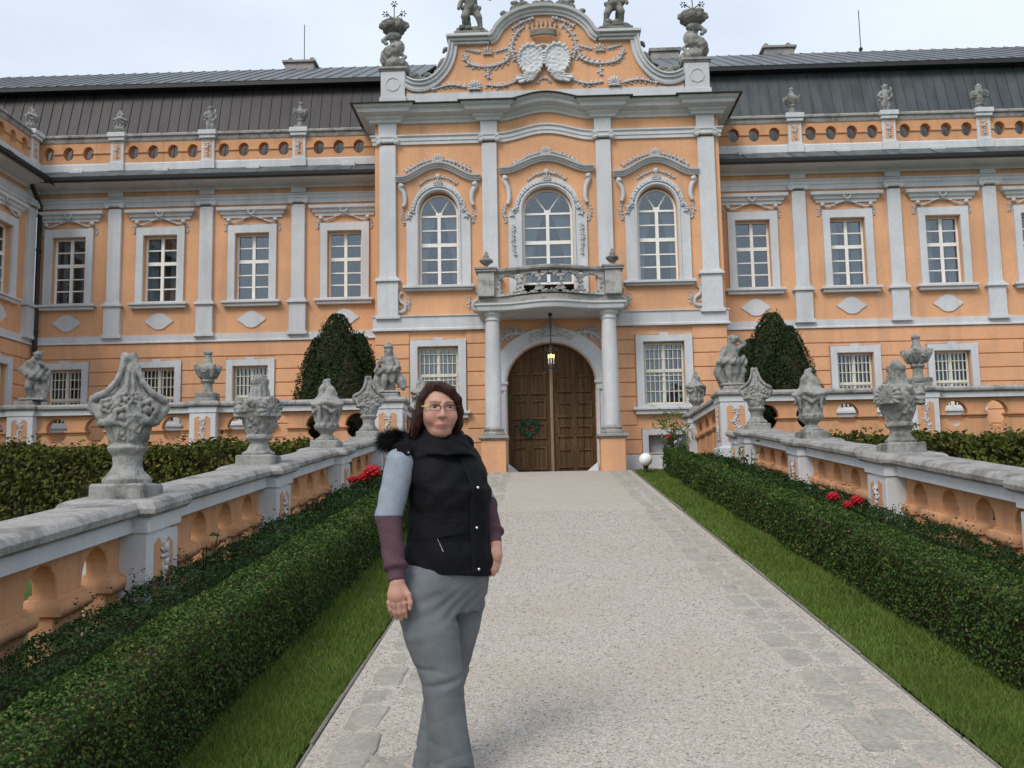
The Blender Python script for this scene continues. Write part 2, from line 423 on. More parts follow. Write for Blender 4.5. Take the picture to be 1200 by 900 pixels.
# one ground sheet out to the horizon: ramp in the middle, gardens at its sides, court in front of the chateau
def build_ground():
    xs = [-1500, -60, -14, -6, RXL-.16, RXL-.14, 0.35, RXR+.14, RXR+.16, 6, 14, 60, 1500]
    ys = [-1500, -40, -12, 0, 4, 9.5, 9.52, 14, 16.9, 16.92, YT, YT+.02, 40, 1500]
    V = []; F = []
    for y in ys:
        for x in xs:
            inside = RXL-.15 < x < RXR+.15
            yy = max(-12, y)
            z = rz(yy) if (inside and y <= YT) else (min(G*yy, 1.0) if y < 16.91 else ZB-.01)
            V.append((x, y, z-.035))
    k = len(xs)
    for j in range(len(ys)-1):
        for i in range(k-1): F.append([j*k+i, j*k+i+1, (j+1)*k+i+1, (j+1)*k+i])
    o = inst('ground', mesh_np('ground', V, F, 'garden_ground'), None, (0, 0, 0)); o['kind'] = 'structure'
build_ground()
def court():
    xs = [-16, RXL-.2, RXR+.2, 16]
    V = [(-16,17.15,0),(RXL-.2,17.15,0),(RXL-.2,19.0,0),(RXL-.2,YT,0),(RXR+.2,YT,0),(RXR+.2,19.0,0),(RXR+.2,17.15,0),(16,17.15,0),(16,30,0),(-16,30,0),(-16,YT,0),(16,YT,0)]
    V = [(x, y, ZB-.012) for x, y, z in V]
    o = inst('courtyard', mesh_np('courtyard', V, [[0,1,3,10],[6,7,11,4],[10,3,4,11,8,9]], 'court_paving'), None, (0,0,0)); o['kind'] = 'structure'
court()

# ------------------------------------------------------------------ windows
def bars_mesh(key, w, h, ysplit, ru, rl, cols=2, fr=.045, mull=.035, bar=.014, arch=0, d=.05):
    """white casement: ru rows of panes over the transom at ysplit, rl rows below; arch adds a fan light of that rise"""
    m = MB(); panes = []
    m.box(-w, -w+fr, 0, d, 0, h).box(w-fr, w, 0, d, 0, h).box(-w+fr, w-fr, 0, d, 0, fr)
    m.box(-w+fr, w-fr, -.008, d, ysplit-.04, ysplit+.04)
    m.box(-w+fr, w-fr, -.004, d, h-fr, h)
    m.box(-mull, mull, -.012, d, fr, ysplit-.04).box(-mull, mull, -.012, d, ysplit+.04, h-fr)
    for z0, z1, n in ((fr, ysplit-.04, rl), (ysplit+.04, h-fr, ru)):
        for k in range(1, n):
            z = z0+(z1-z0)*k/n
            m.box(-w+fr, -mull, .004, d-.01, z-bar, z+bar).box(mull, w-fr, .004, d-.01, z-bar, z+bar)
        for k in range(n):
            a, b = z0+(z1-z0)*k/n, z0+(z1-z0)*(k+1)/n
            panes += [(-w+fr, -mull, a, b), (mull, w-fr, a, b)]
    fans = []
    if arch:
        ring = arcpts(0, h, w, arch, 0, pi, 16); inn = arcpts(0, h, w-fr, arch-fr, pi, 0, 16)
        m.plate(ring+inn, (), 0, d)
        for a in (.95, pi-.95): m.tube([(cos(a)*.07, .02, h+.05), (cos(a)*(w-fr*.6), .02, h+sin(a)*(arch-fr*.6))], .014, 4)
        m.box(-.07, .07, -.006, d, h-.001, h+.06)
        for a0, a1 in ((0, .95), (.95, pi-.95), (pi-.95, pi)):
            fans.append([(0, h+.005)]+[(cos(a0+(a1-a0)*k/6)*(w-fr*.7), h+sin(a0+(a1-a0)*k/6)*(arch-fr*.7)) for k in range(7)])
    return m.mesh('window', 'window_white', bevel=0), panes, fans
WCACHE = {}
def window(parent, key, at, curtain=None, depth=1.0, half=None, room='dark_room', openpane=None):
    spec = WSPEC[key]
    if key not in WCACHE:
        me, panes, fans = bars_mesh(key, *spec[0], **spec[1]); pm = {}; lst = []
        for x0, x1, z0, z1 in panes:
            k = (round(x1-x0, 4), round(z1-z0, 4))
            if k not in pm: pm[k] = MB().box(-k[0]/2, k[0]/2, 0, .006, -k[1]/2, k[1]/2).mesh('pane', 'glass')
            lst.append((pm[k], ((x0+x1)/2, .024, (z0+z1)/2)))
        for poly in fans: lst.append((MB().plate(poly, (), 0, .006).mesh('pane', 'glass'), (0, .024, 0)))
        w, h = spec[0][0], spec[0][1]+spec[1].get('arch', 0)
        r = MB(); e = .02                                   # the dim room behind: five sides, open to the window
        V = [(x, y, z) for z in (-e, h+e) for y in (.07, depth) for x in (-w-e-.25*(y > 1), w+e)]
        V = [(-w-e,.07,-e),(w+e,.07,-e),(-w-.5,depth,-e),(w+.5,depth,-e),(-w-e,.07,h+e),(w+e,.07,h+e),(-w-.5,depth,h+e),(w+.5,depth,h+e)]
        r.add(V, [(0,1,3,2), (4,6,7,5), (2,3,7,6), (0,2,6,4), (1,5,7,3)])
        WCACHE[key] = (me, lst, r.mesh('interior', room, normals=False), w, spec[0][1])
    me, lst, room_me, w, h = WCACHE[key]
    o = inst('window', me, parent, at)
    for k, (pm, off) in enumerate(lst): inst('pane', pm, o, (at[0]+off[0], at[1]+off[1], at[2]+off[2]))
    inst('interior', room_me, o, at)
    if curtain:
        for sgn in (-1, 1):
            n = 14; V = []; F = []
            for j in range(9):
                t = j/8; z = h*(1-t)*1.0+.02
                half_w = w*(.34+.5*(1-min(1, t*1.5))**1.4) if curtain == 1 else w*.62
                for i in range(n+1):
                    x = sgn*(w-half_w*(i/n)); V.append((x, .14+.022*sin(i*2.4+j*.2), z))
            for j in range(8):
                for i in range(n): a = j*(n+1)+i; F.append([a, a+1, a+n+2, a+n+1])
            inst('curtain', mesh_np('curtain', V, F, 'curtain', True), o, at)
    return o
WSPEC = {
    'wing': ((.39, 1.56, .92, 2, 3), {}),
    'arch': ((.43, 1.60, .93, 2, 3), dict(arch=.47)),
    'arch_mid': ((.545, 1.60, .93, 2, 3), dict(arch=.53)),
    'low': ((.44, 1.33, .72, 1, 1), {}),
    'low_wing': ((.40, 1.25, .55, 1, 1), {}),
}
def grille(parent, at, w, h, cols, rows, thick=()):
    m = MB(); x0, x1 = -w+.03, w-.03
    for k in range(cols+1):
        x = x0+(x1-x0)*k/cols; t = .010 if k not in (cols//2,) else .02
        m.box(x-t, x+t, -.016, .0, .02, h-.02)
    for z in rows: m.box(x0, x1, -.022, -.006, z-.010, z+.010)
    for z0, z1 in thick: m.box(x0, x1, -.028, -.004, z0, z1)
    return m.build('grille', 'grille_white', parent, at=at)
def _g(m, at): return [(x+at[0], y+at[1], z+at[2]) for x, y, z in m]

# ------------------------------------------------------------------ mouldings shared by the buildings
def band(z0, z1, p, lip=.02):
    return [(-.03, z0), (p, z0), (p, z0+(z1-z0)*.62), (p+lip, z0+(z1-z0)*.70), (p+lip, z1-.012), (p+lip*.4, z1), (-.03, z1)]
def capital(w, h, p):
    """small ionic capital: abacus, echinus, two volutes, egg ornament; z from 0 to h"""
    m = MB(); m.box(-w-.045, w+.045, -p-.06, .02, h-.04, h).box(-w, w, -p-.04, .02, h*.25, h-.04)
    for s in (-1, 1):
        pts = []
        for k in range(12):
            a = k*.62; r = .072*(1-k/14); pts.append((s*(w+.0+.0)+s*(.012)+s*r*cos(a), -p-.055, h*.42+r*sin(a)))
        m.tube(pts, .018, 5)
        m.tube([(s*(w+.012), -p-.055, h*.42), (s*(w+.012), .01, h*.42)], .066, 12)
    for k in range(5): m.blob((-w*.6+w*1.2*k/4, -p-.04, h*.36), (w*.14, .025, .03))
    return m
def pilaster(parent, x, z0, zc, w, p, pedz0=None, pedw=None, caph=.17, y=0.):
    o = MB().box(x-w, x+w, y-p, y+.02, z0, zc).build('pilaster', 'trim', parent, at=(x, y, z0), bevel=.008)
    key = ('cap', w, caph, p)
    if key not in WCACHE: WCACHE[key] = capital(w, caph, p).mesh('capital', 'trim', auto=radians(40))
    inst('capital', WCACHE[key], o, (x, y, zc))
    if pedz0 is not None:
        key = ('base', w, pedw, z0-pedz0, p)
        if key not in WCACHE:
            b = MB(); h = z0-pedz0
            b.box(-pedw, pedw, -p-.03, .02, 0, h-.13); b.box(-pedw-.05, pedw+.05, -p-.08, .02, h-.13, h-.085)
            b.box(-pedw-.02, pedw+.02, -p-.05, .02, h-.085, h-.05); b.box(-w-.02, w+.02, -p-.02, .02, h-.05, h)
            b.box(-pedw-.04, pedw+.04, -p-.05, .02, -.08, 0)
            WCACHE[key] = b.mesh('base', 'trim', bevel=.006)
        inst('base', WCACHE[key], o, (x, y, pedz0))
    return o
def courses(parent, x0, x1, zs, blocks, p=.03, y=0.):
    """rusticated courses; blocks = (xa, xb, za, zb) kept free for surrounds"""
    for z0, z1 in zip(zs, zs[1:]):
        cuts = sorted((a, b) for a, b, za, zb in blocks if za < z1-.03 and zb > z0+.03)
        x = x0; spans = []
        for a, b in cuts:
            if a-x > .04: spans.append((x, a))
            x = max(x, b)
        if x1-x > .04: spans.append((x, x1))
        for a, b in spans:
            MB().box(a, b, y-p, y+.01, z0+.010, z1-.010).build('course', 'orange', parent, at=((a+b)/2, y, z0), bevel=.009)

# ------------------------------------------------------------------ the gate pavilion
def gate_pavilion():
    T = thing('gate_pavilion', 'tall orange gatehouse with curved gable, balcony on two columns and brown arched gate', 'building', (AX, YC, ZB), org=(0, 0, ZB))
    HW = 3.78
    lift = lambda x: .18*(.5+.5*cos(pi*x/1.06)) if abs(x) < 1.06 else 0
    up_w = [(-2.385, .43, 6.14, 7.76, 8.24), (2.385, .43, 6.14, 7.76, 8.24), (0, .545, 5.5, 7.74, 8.28)]
    lo_w = [(-2.42, .44, 3.46, 4.80), (2.42, .44, 3.46, 4.80)]
    ba_w = [(2.55, .52, 2.42, 2.80), (-2.55, .52, 2.42, 2.80)]
    top = [(x, 9.84+lift(x)) for x in np.linspace(HW, -HW, 61)]
    holes = [archloop(c, w, z0, zs, zt) for c, w, z0, zs, zt in up_w]
    holes += [rect(c-w, c+w, a, b) for c, w, a, b in lo_w+ba_w]
    gate = archloop(0, .94, ZB-.04, 3.95, 4.83, 20)
    outer = [(-HW, ZB-.05), (-.94, ZB-.05)] + [gate[k] for k in range(len(gate)-1, 1, -1)] + [(.94, ZB-.05), (HW, ZB-.05)] + top
    w = MB().plate(outer, holes, 0, .34).build('wall', 'orange', T)
    b = MB(); b.box(-HW, -HW+.3, .34, 3.4, ZB-.05, 9.84); b.box(HW-.3, HW, .34, 3.4, ZB-.05, 9.84); b.box(-HW+.3, HW-.3, 3.1, 3.4, ZB-.05, 9.84)
    b.box(-HW+.3, HW-.3, .36, 3.1, 9.55, 9.8)
    b.build('side_wall', 'orange', T)
    # rusticated ground floor
    zs = [2.40+.306*k for k in range(10)]; zs[-1] = 5.15
    free = [(c-.62, c+.62, 3.22, 4.98) for c, *_ in lo_w] + [(c-.66, c+.66, 2.3, 2.95) for c, *_ in ba_w] + [(-1.31, 1.31, 2, 5.2)]
    courses(T, -HW, HW, zs, free)
    MB().box(-HW-.03, -1.5, -.06, .01, ZB-.04, 2.39).build('plinth', 'trim', T, bevel=.01)
    MB().box(1.5, HW+.03, -.06, .01, ZB-.04, 2.39).build('plinth', 'trim', T, bevel=.01)
    # string course, pilasters, entablature
    for s in (-1, 1):
        pth = [(-HW-.02, 1.0, 0), (-HW-.02, -.05, 0), (-1.36, -.05, 0)] if s < 0 else [(1.36, -.05, 0), (HW+.02, -.05, 0), (HW+.02, 1.0, 0)]
        MB().sweep(pth, [(-.06, 5.15), (.05, 5.15), (.05, 5.19), (.02, 5.21), (.02, 5.44), (.05, 5.46), (.05, 5.48), (-.06, 5.49)]).build('string_course', 'trim', T)
        pilaster(T, s*3.49, 6.36, 9.30, .18, .09, 5.49, .225, .2)
        pilaster(T, s*1.25, 6.36, 9.30, .165, .09, 5.49, .20, .2)
        for x, w_ in ((3.49, .20), (1.25, .185)):
            MB().box(s*x-w_, s*x+w_, -.10, .01, 9.502, 9.805).build('frieze_block', 'trim', T, bevel=.006)
    def plan(inset=0.):
        p = [(-HW-.05, 1.6), (-HW-.05, -.10), (-3.24, -.10), (-3.24, 0), (-1.48, 0), (-1.48, -.10), (-1.04, -.10), (-1.04, 0)]
        full = [(x, y, 0) for x, y in p] + [(x, 0, lift(x)) for x in np.linspace(-.98, .98, 25)] + [(-x, y, 0) for x, y in p[::-1]]
        return full
    apr = [(-.06, 9.32), (.045, 9.32), (.045, 9.39), (.065, 9.40), (.065, 9.47), (.10, 9.50), (.10, 9.53), (-.06, 9.54)]
    for pth in ([(-HW, 1.6, 0), (-HW, .0, 0), (-3.69, 0, 0)], [(-3.29, 0, 0), (-1.44, 0, 0)], [(-1.06, 0, 0)]+[(x, 0, lift(x)) for x in np.linspace(-1.0, 1.0, 25)]+[(1.06, 0, 0)], [(1.44, 0, 0), (3.29, 0, 0)], [(3.69, 0, 0), (HW, 0, 0), (HW, 1.6, 0)]):
        MB().sweep(pth, apr).build('architrave', 'trim', T, auto=radians(30))
    co = MB().sweep(plan(), [(-.08, 9.80), (.05, 9.80), (.06, 9.85), (.12, 9.89), (.12, 9.93), (.27, 9.97), (.28, 10.04), (.34, 10.07), (.36, 10.12), (-.08, 10.14)]).build('cornice', 'trim', T, auto=radians(30))
    MB().sweep(plan(), [(-.08, 10.142), (.36, 10.125), (.42, 10.115), (.42, 10.135), (.36, 10.145), (-.08, 10.165)]).build('flashing', 'gutter', co)
    # upper windows
    for i, (c, w_, z0, zsn, zt) in enumerate(up_w):
        mid = i == 2; k = w_/.43
        window(T, 'arch_mid' if mid else 'arch', (c, .13, 6.14), curtain=1)
        fo = w_+.27 if not mid else w_+.31
        loop = [(c-fo, z0), (c+fo, z0), (c+fo, 7.66), (c+fo-.05, 7.74)] + arcpts(c, 7.76, w_+.17, zt-7.76+.22, .12, pi-.12, 18) + [(c-fo+.05, 7.74), (c-fo, 7.66)]
        sr = MB().plate(loop, [archloop(c, w_+.005, z0+.01 if not mid else z0+.01, zsn, zt+.004, 16)], -.055, .02)
        sr = sr.build('window_surround', 'trim', T, bevel=.006)
        edge = [(c+w_+.02, 7.66)] + arcpts(c, 7.76, w_+.03, zt-7.76+.03, 0, pi, 16) + [(c-w_-.02, 7.66)]
        MB().arc([(c-w_-.03, 6.15)]+edge[::-1]+[(c+w_+.03, 6.15)], [(.05, -.01), (.085, 0), (.085, .03), (.05, .045)]).build('moulding', 'trim', sr, smooth=False)
        o = Orn(sr); rx, rzz = w_+.12, zt-7.76+.14
        arcp = arcpts(c, 7.72, rx, rzz, .05, pi-.05, 14)
        o.garland(arcp, .038, -.06, seed=i+3); o.shell((c, zt+.14), .11, -.06, 7)
        for s in (-1, 1):
            o.garland([(c+s*(w_+.10), 7.84), (c+s*(w_+.22), 7.74), (c+s*(w_+.2), 7.62)], .05, -.06, seed=9+i)
            if mid: o.garland([(c+s*(w_+.19), 7.45), (c+s*(w_+.21), 7.1), (c+s*(w_+.18), 6.75)], .032, -.075, seed=21)
            o.garland([(c+s*(fo+.05), 7.9), (c+s*(fo+.10), 7.7), (c+s*(fo+.04), 7.5)], .034, 0., seed=31+i)
        o.build('stucco_ornament', 'white_stucco', sr, smooth=True)
        # hood mould
        hw_, ze, zt_h = (.93, 8.46, 8.76) if not mid else (1.03, 8.60, 8.86)
        bell = [(c+x, ze+(zt_h-ze)*max(0, .5+.5*cos(pi*x/(hw_-.17)))**.8) for x in np.linspace(-(hw_-.17), hw_-.17, 25)]
        pth = [(c-hw_, ze)]+bell+[(c+hw_, ze)]
        hd = MB().arc(pth, [(-.02, 0), (.07, 0), (.08, .03), (.11, .04), (.12, .075), (.17, .085), (.18, .12), (-.02, .135)]).build('hood_mould', 'trim', T, auto=radians(35))
        o = Orn(hd); o.shell((c, zt_h+.16), .15, -.02, 9)
        for s in (-1, 1):
            g = [(c+s*.16, zt_h+.2), (c+s*.4, zt_h+.13), (c+s*.72, zt_h-.05)]
            o.garland(g, .042, -.01, seed=40+i); o.garland([(c+s*.06, zt+.33), (c+s*.25, zt+.28), (c+s*.42, zt+.16)], .032, -.005, seed=50+i)
        o.blob((c, -.03, zt+.34), (.07, .05, .08))
        o.build('stucco_ornament', 'white_stucco', hd, smooth=True)
        for s in (-1, 1):
            x = c+s*(hw_-.16); m = MB()
            pts = [(x+s*.03, 8.42 if not mid else 8.54), (x+s*.05, 8.34 if not mid else 8.44), (x-s*.02, 8.2 if not mid else 8.26), (x-s*.04, 8.02 if not mid else 8.02), (x, 7.9)]
            pts = spline(pts, 4); m.tube([(a, -.05, z) for a, z in pts], [.062-.022*j/len(pts) for j in range(len(pts))], 7)
            m.blob((x+s*.03, -.09, pts[0][1]-.05), (.06, .05, .06))
            m.build('console', 'trim', hd, smooth=True)
        if not mid:
            MB().box(c-.78, c+.78, -.16, .02, 6.07, 6.13).box(c-.74, c+.74, -.11, .02, 6.02, 6.07).build('sill', 'trim', T, bevel=.008)
            for s in (-1, 1):
                m = MB(); x = c+s*.80
                p = spline([(x, 6.0), (x+s*.07, 5.93), (x+s*.05, 5.82), (x-s*.06, 5.72), (x-s*.05, 5.6), (x+s*.07, 5.57), (x+s*.11, 5.64), (x+s*.06, 5.68)], 5)
                m.tube([(a, -.03, z) for a, z in p], .038, 6); m.garland([(x-s*.14, 5.9), (x-s*.15, 5.6)], .035, 0., seed=60)
                m.garland([(x+s*.08, 5.98), (x+s*.10, 5.8)], .03, 0., seed=61)
                m.build('scroll_ornament', 'white_stucco', T, smooth=True)
    # ground-floor windows
    for c, w_, z0, z1 in lo_w:
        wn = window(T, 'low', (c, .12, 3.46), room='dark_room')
        MB().box(c-w_+.03, c+w_-.03, .20, .205, 3.5, 4.76).build('blind', 'blind', wn, at=(c, .12, 3.46))
        grille(wn, (c, .10, 3.46), w_, 1.33, 8, [.25, .49, .86, 1.10], [(.68, .76)]) if False else grille_at(wn, c, .10, 3.46, w_, 1.33, 8, [.28, .5, .62, .98, 1.18], [(.69, .75)])
        loop = [(c-.60, 3.39), (c+.60, 3.39), (c+.60, 4.95), (c+.10, 4.95), (c+.09, 4.985), (c-.09, 4.985), (c-.10, 4.95), (c-.60, 4.95)]
        MB().plate(loop, [rect(c-w_+.002, c+w_-.002, 3.462, 4.798)], -.075, .02).build('window_surround', 'trim', T, bevel=.008)
        MB().box(c-.70, c+.70, -.17, .02, 3.33, 3.388).box(c-.64, c+.64, -.12, .02, 3.24, 3.33).build('sill', 'trim', T, bevel=.008)
    for c, w_, z0, z1 in ba_w:
        MB().plate(rect(c-.65, c+.65, 2.41, 2.93), [rect(c-w_, c+w_, 2.425, 2.797)], -.07, .02).build('window_surround', 'trim', T, bevel=.008)
        MB().box(c-w_-.02, c+w_+.02, .14, .16, 2.4, 2.82).build('basement_shutter', 'basement', T)
    # the gate
    ring = [(-1.31, 2.04), (-.95, 2.04)] + arcpts(0, 3.95, .95, .885, pi, 0, 24) + [(.95, 2.04), (1.31, 2.04)] + arcpts(0, 3.95, 1.31, 1.2, 0, pi, 24)
    gr = MB().plate(ring, (), -.07, .02).build('gate_surround', 'trim', T, bevel=.008)
    MB().arc([(-.96, 2.1)]+arcpts(0, 3.95, .965, .90, pi, 0, 24)+[(.96, 2.1)], [(.07, 0), (.105, .01), (.105, .05), (.07, .07)]).build('moulding', 'trim', gr)
    for s in (-1, 1):
        MB().box(s*1.12-.2, s*1.12+.2, -.15, .02, 3.93, 4.0).box(s*1.12-.17, s*1.12+.17, -.12, .02, 3.80, 3.93).build('impost', 'trim', gr, bevel=.008)
        m = MB().garland(spline([(s*.55, 5.02), (s*.85, 5.04), (s*1.05, 4.9), (s*1.2, 4.7)], 4), .075, 0., seed=70)
        m.garland([(s*1.25, 5.0), (s*1.05, 5.1), (s*.8, 5.12)], .05, 0., seed=71); m.build('stucco_ornament', 'white_stucco', gr, smooth=True)
        MB().add([(s*.95, .14, 2.04), (s*.95, -.25, 2.04), (s*.68, .02, 2.04), (s*.95, .14, 2.26), (s*.95, -.08, 2.26)], [(0,1,2), (0,3,4,1), (0,2,3), (1,4,2), (2,4,3)]).build('guard_stone', 'trim', gr)
    m = MB(); m.shell((0, 5.0), .2, -.08, 9)
    for s in (-1, 1): m.garland(spline([(s*.1, 5.06), (s*.3, 5.0), (s*.46, 4.9)], 4), .06, -.06, seed=72)
    m.build('keystone_ornament', 'white_stucco', gr, smooth=True)
    for s in (-1, 1):                                               # two leaves of vertical boards with framed panels
        xs = np.linspace(.02, .945, 8)
        hd = lambda x: 3.95+.885*sqrt(max(0, 1-(x/.95)**2)) if x < .95 else 3.95
        leaf = MB().plate([(s*.015, ZB), (s*.95, ZB)] + [(s*x, hd(x)) for x in np.linspace(.95, .015, 14)], (), .20, .25).build('gate_leaf', 'gate_wood', T)
        for a, b_ in zip(xs, xs[1:]):
            zt2 = min(hd(a), hd(b_))-.01
            loop = [(s*(a+.004), ZB+.01), (s*(b_-.004), ZB+.01), (s*(b_-.004), hd(b_)-.006), (s*(a+.004), hd(a)-.006)]
            MB().plate(loop, (), .165+R.uniform(0, .006), .20).build('board', 'gate_wood', leaf)
        for z0, z1 in ((2.12, 2.62), (2.78, 3.12), (3.2, 3.62), (3.74, 4.2)):
            if s > 0: z0, z1 = z0+.03, z1-.06
            for x0, x1 in ((.12, .44), (.52, .86)):
                if hd(x1) < z1+.05: continue
                MB().plate(rect(s*x0 if s > 0 else -x1, s*x1 if s > 0 else -x0, z0, z1), [rect((s*x0 if s > 0 else -x1)+.045, (s*x1 if s > 0 else -x0)-.045, z0+.045, z1-.045)], .138, .168).build('panel_frame', 'gate_wood', leaf, bevel=.006)
        n = MB()
        for j in range(9):
            for i in range(5): n.blob((s*(.1+.19*i), .16, 2.09+.26*j) , (.012, .012, .012)) if hd(.1+.19*i) > 2.2+.26*j else None
        n.build('studs', 'iron', leaf)
    MB().box(-.035, .035, .10, .17, ZB+.01, 4.80).build('batten', 'batten_wood', T, bevel=.01)
    MB().box(-.96, .96, -.3, .35, ZB-.05, ZB+.004).build('threshold', 'coping', T)
    # balcony on two columns
    YB = -.80
    bul = lambda x: -.30*(.5+.5*cos(pi*min(1, abs(x)/1.02)))
    for s in (-1, 1):
        c = MB().stack(s*1.205, YB, [(.168, 2.97), (.170, 3.6), (.166, 4.3), (.146, 5.17)], False, 24).build('column', 'trim', T, auto=radians(40))
        MB().stack(s*1.205, YB, [(.146, 5.165), (.17, 5.18), (.17, 5.20), (.15, 5.21), (.15, 5.25), (.20, 5.30), (.20, 5.345)], False, 24).build('capital', 'trim', c, auto=radians(40))
        MB().stack(s*1.205, YB, [(.23, 2.79), (.24, 2.82), (.225, 2.86), (.20, 2.875), (.20, 2.90), (.215, 2.92), (.20, 2.955), (.17, 2.975)], False, 24).build('base', 'coping', c, auto=radians(40))
        pd = MB().box(s*1.205-.25, s*1.205+.25, YB-.25, YB+.25, ZB-.03, 2.70).build('pedestal', 'orange', T, bevel=.01)
        MB().box(s*1.205-.28, s*1.205+.28, YB-.28, YB+.28, 2.702, 2.73).box(s*1.205-.31, s*1.205+.31, YB-.31, YB+.31, 2.73, 2.79).build('pedestal_cap', 'coping', pd, bevel=.008)
    fr = [(-1.46, .02), (-1.46, -1.02), (-1.02, -1.02)] + [(x, -1.02+bul(x)) for x in np.linspace(-.95, .95, 17)] + [(1.02, -1.02), (1.46, -1.02), (1.46, .02)]
    sl = MB(); V = [(x, y, z) for z in (5.345, 5.50) for x, y in fr]; n = len(fr)
    sl.add(V, [list(range(n)), [n+k for k in range(n)]]+[[k, (k+1) % n, n+(k+1) % n, n+k] for k in range(n)])
    slab = sl.build('balcony_slab', 'white_stucco', T)
    pth = [(x, y, 0) for x, y in fr]
    MB().sweep(pth, [(.002, 5.36), (.03, 5.36), (.05, 5.41), (.05, 5.44), (.09, 5.47), (.09, 5.50), (.002, 5.502)]).build('slab_moulding', 'trim', slab, auto=radians(35))
    MB().sweep(pth, [(-.10, 5.502), (.05, 5.502), (.05, 5.53), (.02, 5.545), (.02, 5.63), (-.10, 5.632)]).build('balcony_kerb', 'coping', slab)
    holes = []
    for x, a, b_ in ((0, .20, .17), (-.42, .165, .19), (.42, .165, .19), (-.86, .19, .19), (.86, .19, .19)):
        holes.append([(x+a*cos(t)*(1+.10*cos(4*t+x*3)), 5.88+b_*sin(t)*(1+.06*cos(3*t))) for t in np.linspace(0, 2*pi, 25)[:-1]])
    for x in (-.64, -.21, .21, .64): holes.append([(x+.045*cos(t), 6.09+.03*sin(t)) for t in np.linspace(0, 2*pi, 11)[:-1]])
    for x in (-.64, -.21, .21, .64): holes.append([(x+.05*cos(t), 5.695+.03*sin(t)) for t in np.linspace(0, 2*pi, 11)[:-1]])
    bp = MB().plate(rect(-1.12, 1.12, 5.635, 6.13), holes, -1.06, -.97)
    for x, a, b_ in ((0, .22, .19), (-.42, .185, .21), (.42, .185, .21), (-.86, .21, .21), (.86, .21, .21)):
        bp.garland([(x+a*cos(t), 5.88+b_*sin(t)) for t in np.linspace(.3, 2*pi+.3, 14)], .032, -1.06, n=13, seed=int(90+x*7))
    bp.v = [(x, y+bul(x), z) for x, y, z in bp.v]
    bp.build('balcony_parapet', 'pale_stone', T)
    rl = [(x, -1.015+bul(x), 0) for x in np.linspace(-1.14, 1.14, 21)]
    MB().sweep(rl, [(-.08, 6.13), (.08, 6.13), (.11, 6.16), (.11, 6.20), (.09, 6.225), (-.09, 6.225), (-.11, 6.20), (-.11, 6.16)]).build('balcony_rail', 'coping', T, auto=radians(35))
    for s in (-1, 1):
        p = MB().box(s*1.30-.17, s*1.30+.17, -1.17, -.85, 5.634, 6.14).build('balcony_post', 'pale_stone', T, bevel=.01)
        MB().box(s*1.30-.21, s*1.30+.21, -1.21, -.81, 6.142, 6.19).box(s*1.30-.23, s*1.30+.23, -1.23, -.79, 6.19, 6.235).build('post_cap', 'coping', p, bevel=.008)
        MB().box(s*1.38-.05, s*1.38+.05, -.84, -.10, 5.634, 6.13).box(s*1.38-.09, s*1.38+.09, -.84, -.10, 6.132, 6.22).build('balcony_side', 'pale_stone', T, bevel=.008)
    # attic, pedestals and gable
    MB().plate([(-3.08, 10.12), (3.08, 10.12), (3.08, 10.50), (-3.08, 10.50)], (), .0, .30).build('attic_band', 'trim', T, bevel=.01)
    for s in (-1, 1):
        p = MB().box(s*3.37-.27, s*3.37+.27, -.06, .45, 10.12, 11.02).build('attic_pedestal', 'trim', T, bevel=.01)
        MB().box(s*3.37-.30, s*3.37+.30, -.09, .48, 10.12, 10.42).build('pedestal_base', 'trim', p, bevel=.01)
        MB().box(s*3.37-.29, s*3.37+.29, -.08, .47, 11.022, 11.06).box(s*3.37-.32, s*3.37+.32, -.11, .50, 11.06, 11.12).build('pedestal_cap', 'coping', p, bevel=.008)
        MB().plate([(s*3.37+.17*cos(t), 10.72+.17*sin(t)) for t in np.linspace(0, 2*pi, 9)[:-1]], [[(s*3.37+.145*cos(t), 10.72+.145*sin(t)) for t in np.linspace(0, 2*pi, 9)[:-1]]], -.075, -.05).build('panel_moulding', 'trim', p)
    half = spline([(3.08, 10.78), (2.9, 10.70), (2.64, 10.70), (2.4, 10.82), (2.2, 11.04), (2.08, 11.3), (2.03, 11.55), (2.02, 11.66)], 5)
    ledge = [(1.22, 11.66)]
    crown = spline([(1.2, 11.66), (1.08, 11.75), (.97, 11.93), (.8, 12.10), (.55, 12.24), (.28, 12.31), (0, 12.33)], 5)
    right = half+ledge+crown[1:]
    gable = MB().plate([(-3.08, 10.502), (3.08, 10.502)]+right+[(-x, z) for x, z in right[::-1][1:]], (), .01, .33).build('gable', 'orange', T)
    for s in (-1, 1):
        h2 = [(s*x, z) for x, z in half]
        if s > 0: h2 = h2
        else: h2 = h2[::-1]
        # travel so that "left" points up and outward
        pth = [(s*x, z) for x, z in (half[::-1] if s > 0 else half)]
        MB().arc(pth, [(-.30, -.10), (.05, -.10), (.05, -.03), (.10, -.01), (.10, .04), (.15, .06), (.15, .09), (-.30, .10)], y=.0).build('gable_moulding', 'trim', gable, auto=radians(35))
        fr_ = MB()
        for k in range(len(half)-1):
            a, b_ = half[k], half[k+1]; mx_, mz_ = (a[0]+b_[0])/2, (a[1]+b_[1])/2
            t = atan2(b_[1]-a[1], b_[0]-a[0]); nx_, nz_ = sin(t), -cos(t)
            fr_.blob((s*(mx_-nx_*-.115 if False else mx_+(-.115)*0+(-.0)), -.02, mz_-.12), (.045, .03, .05))
        fr_.build('scalloped_edge', 'white_stucco', gable, smooth=True)
        x0, x1 = sorted((s*1.16, s*2.16))
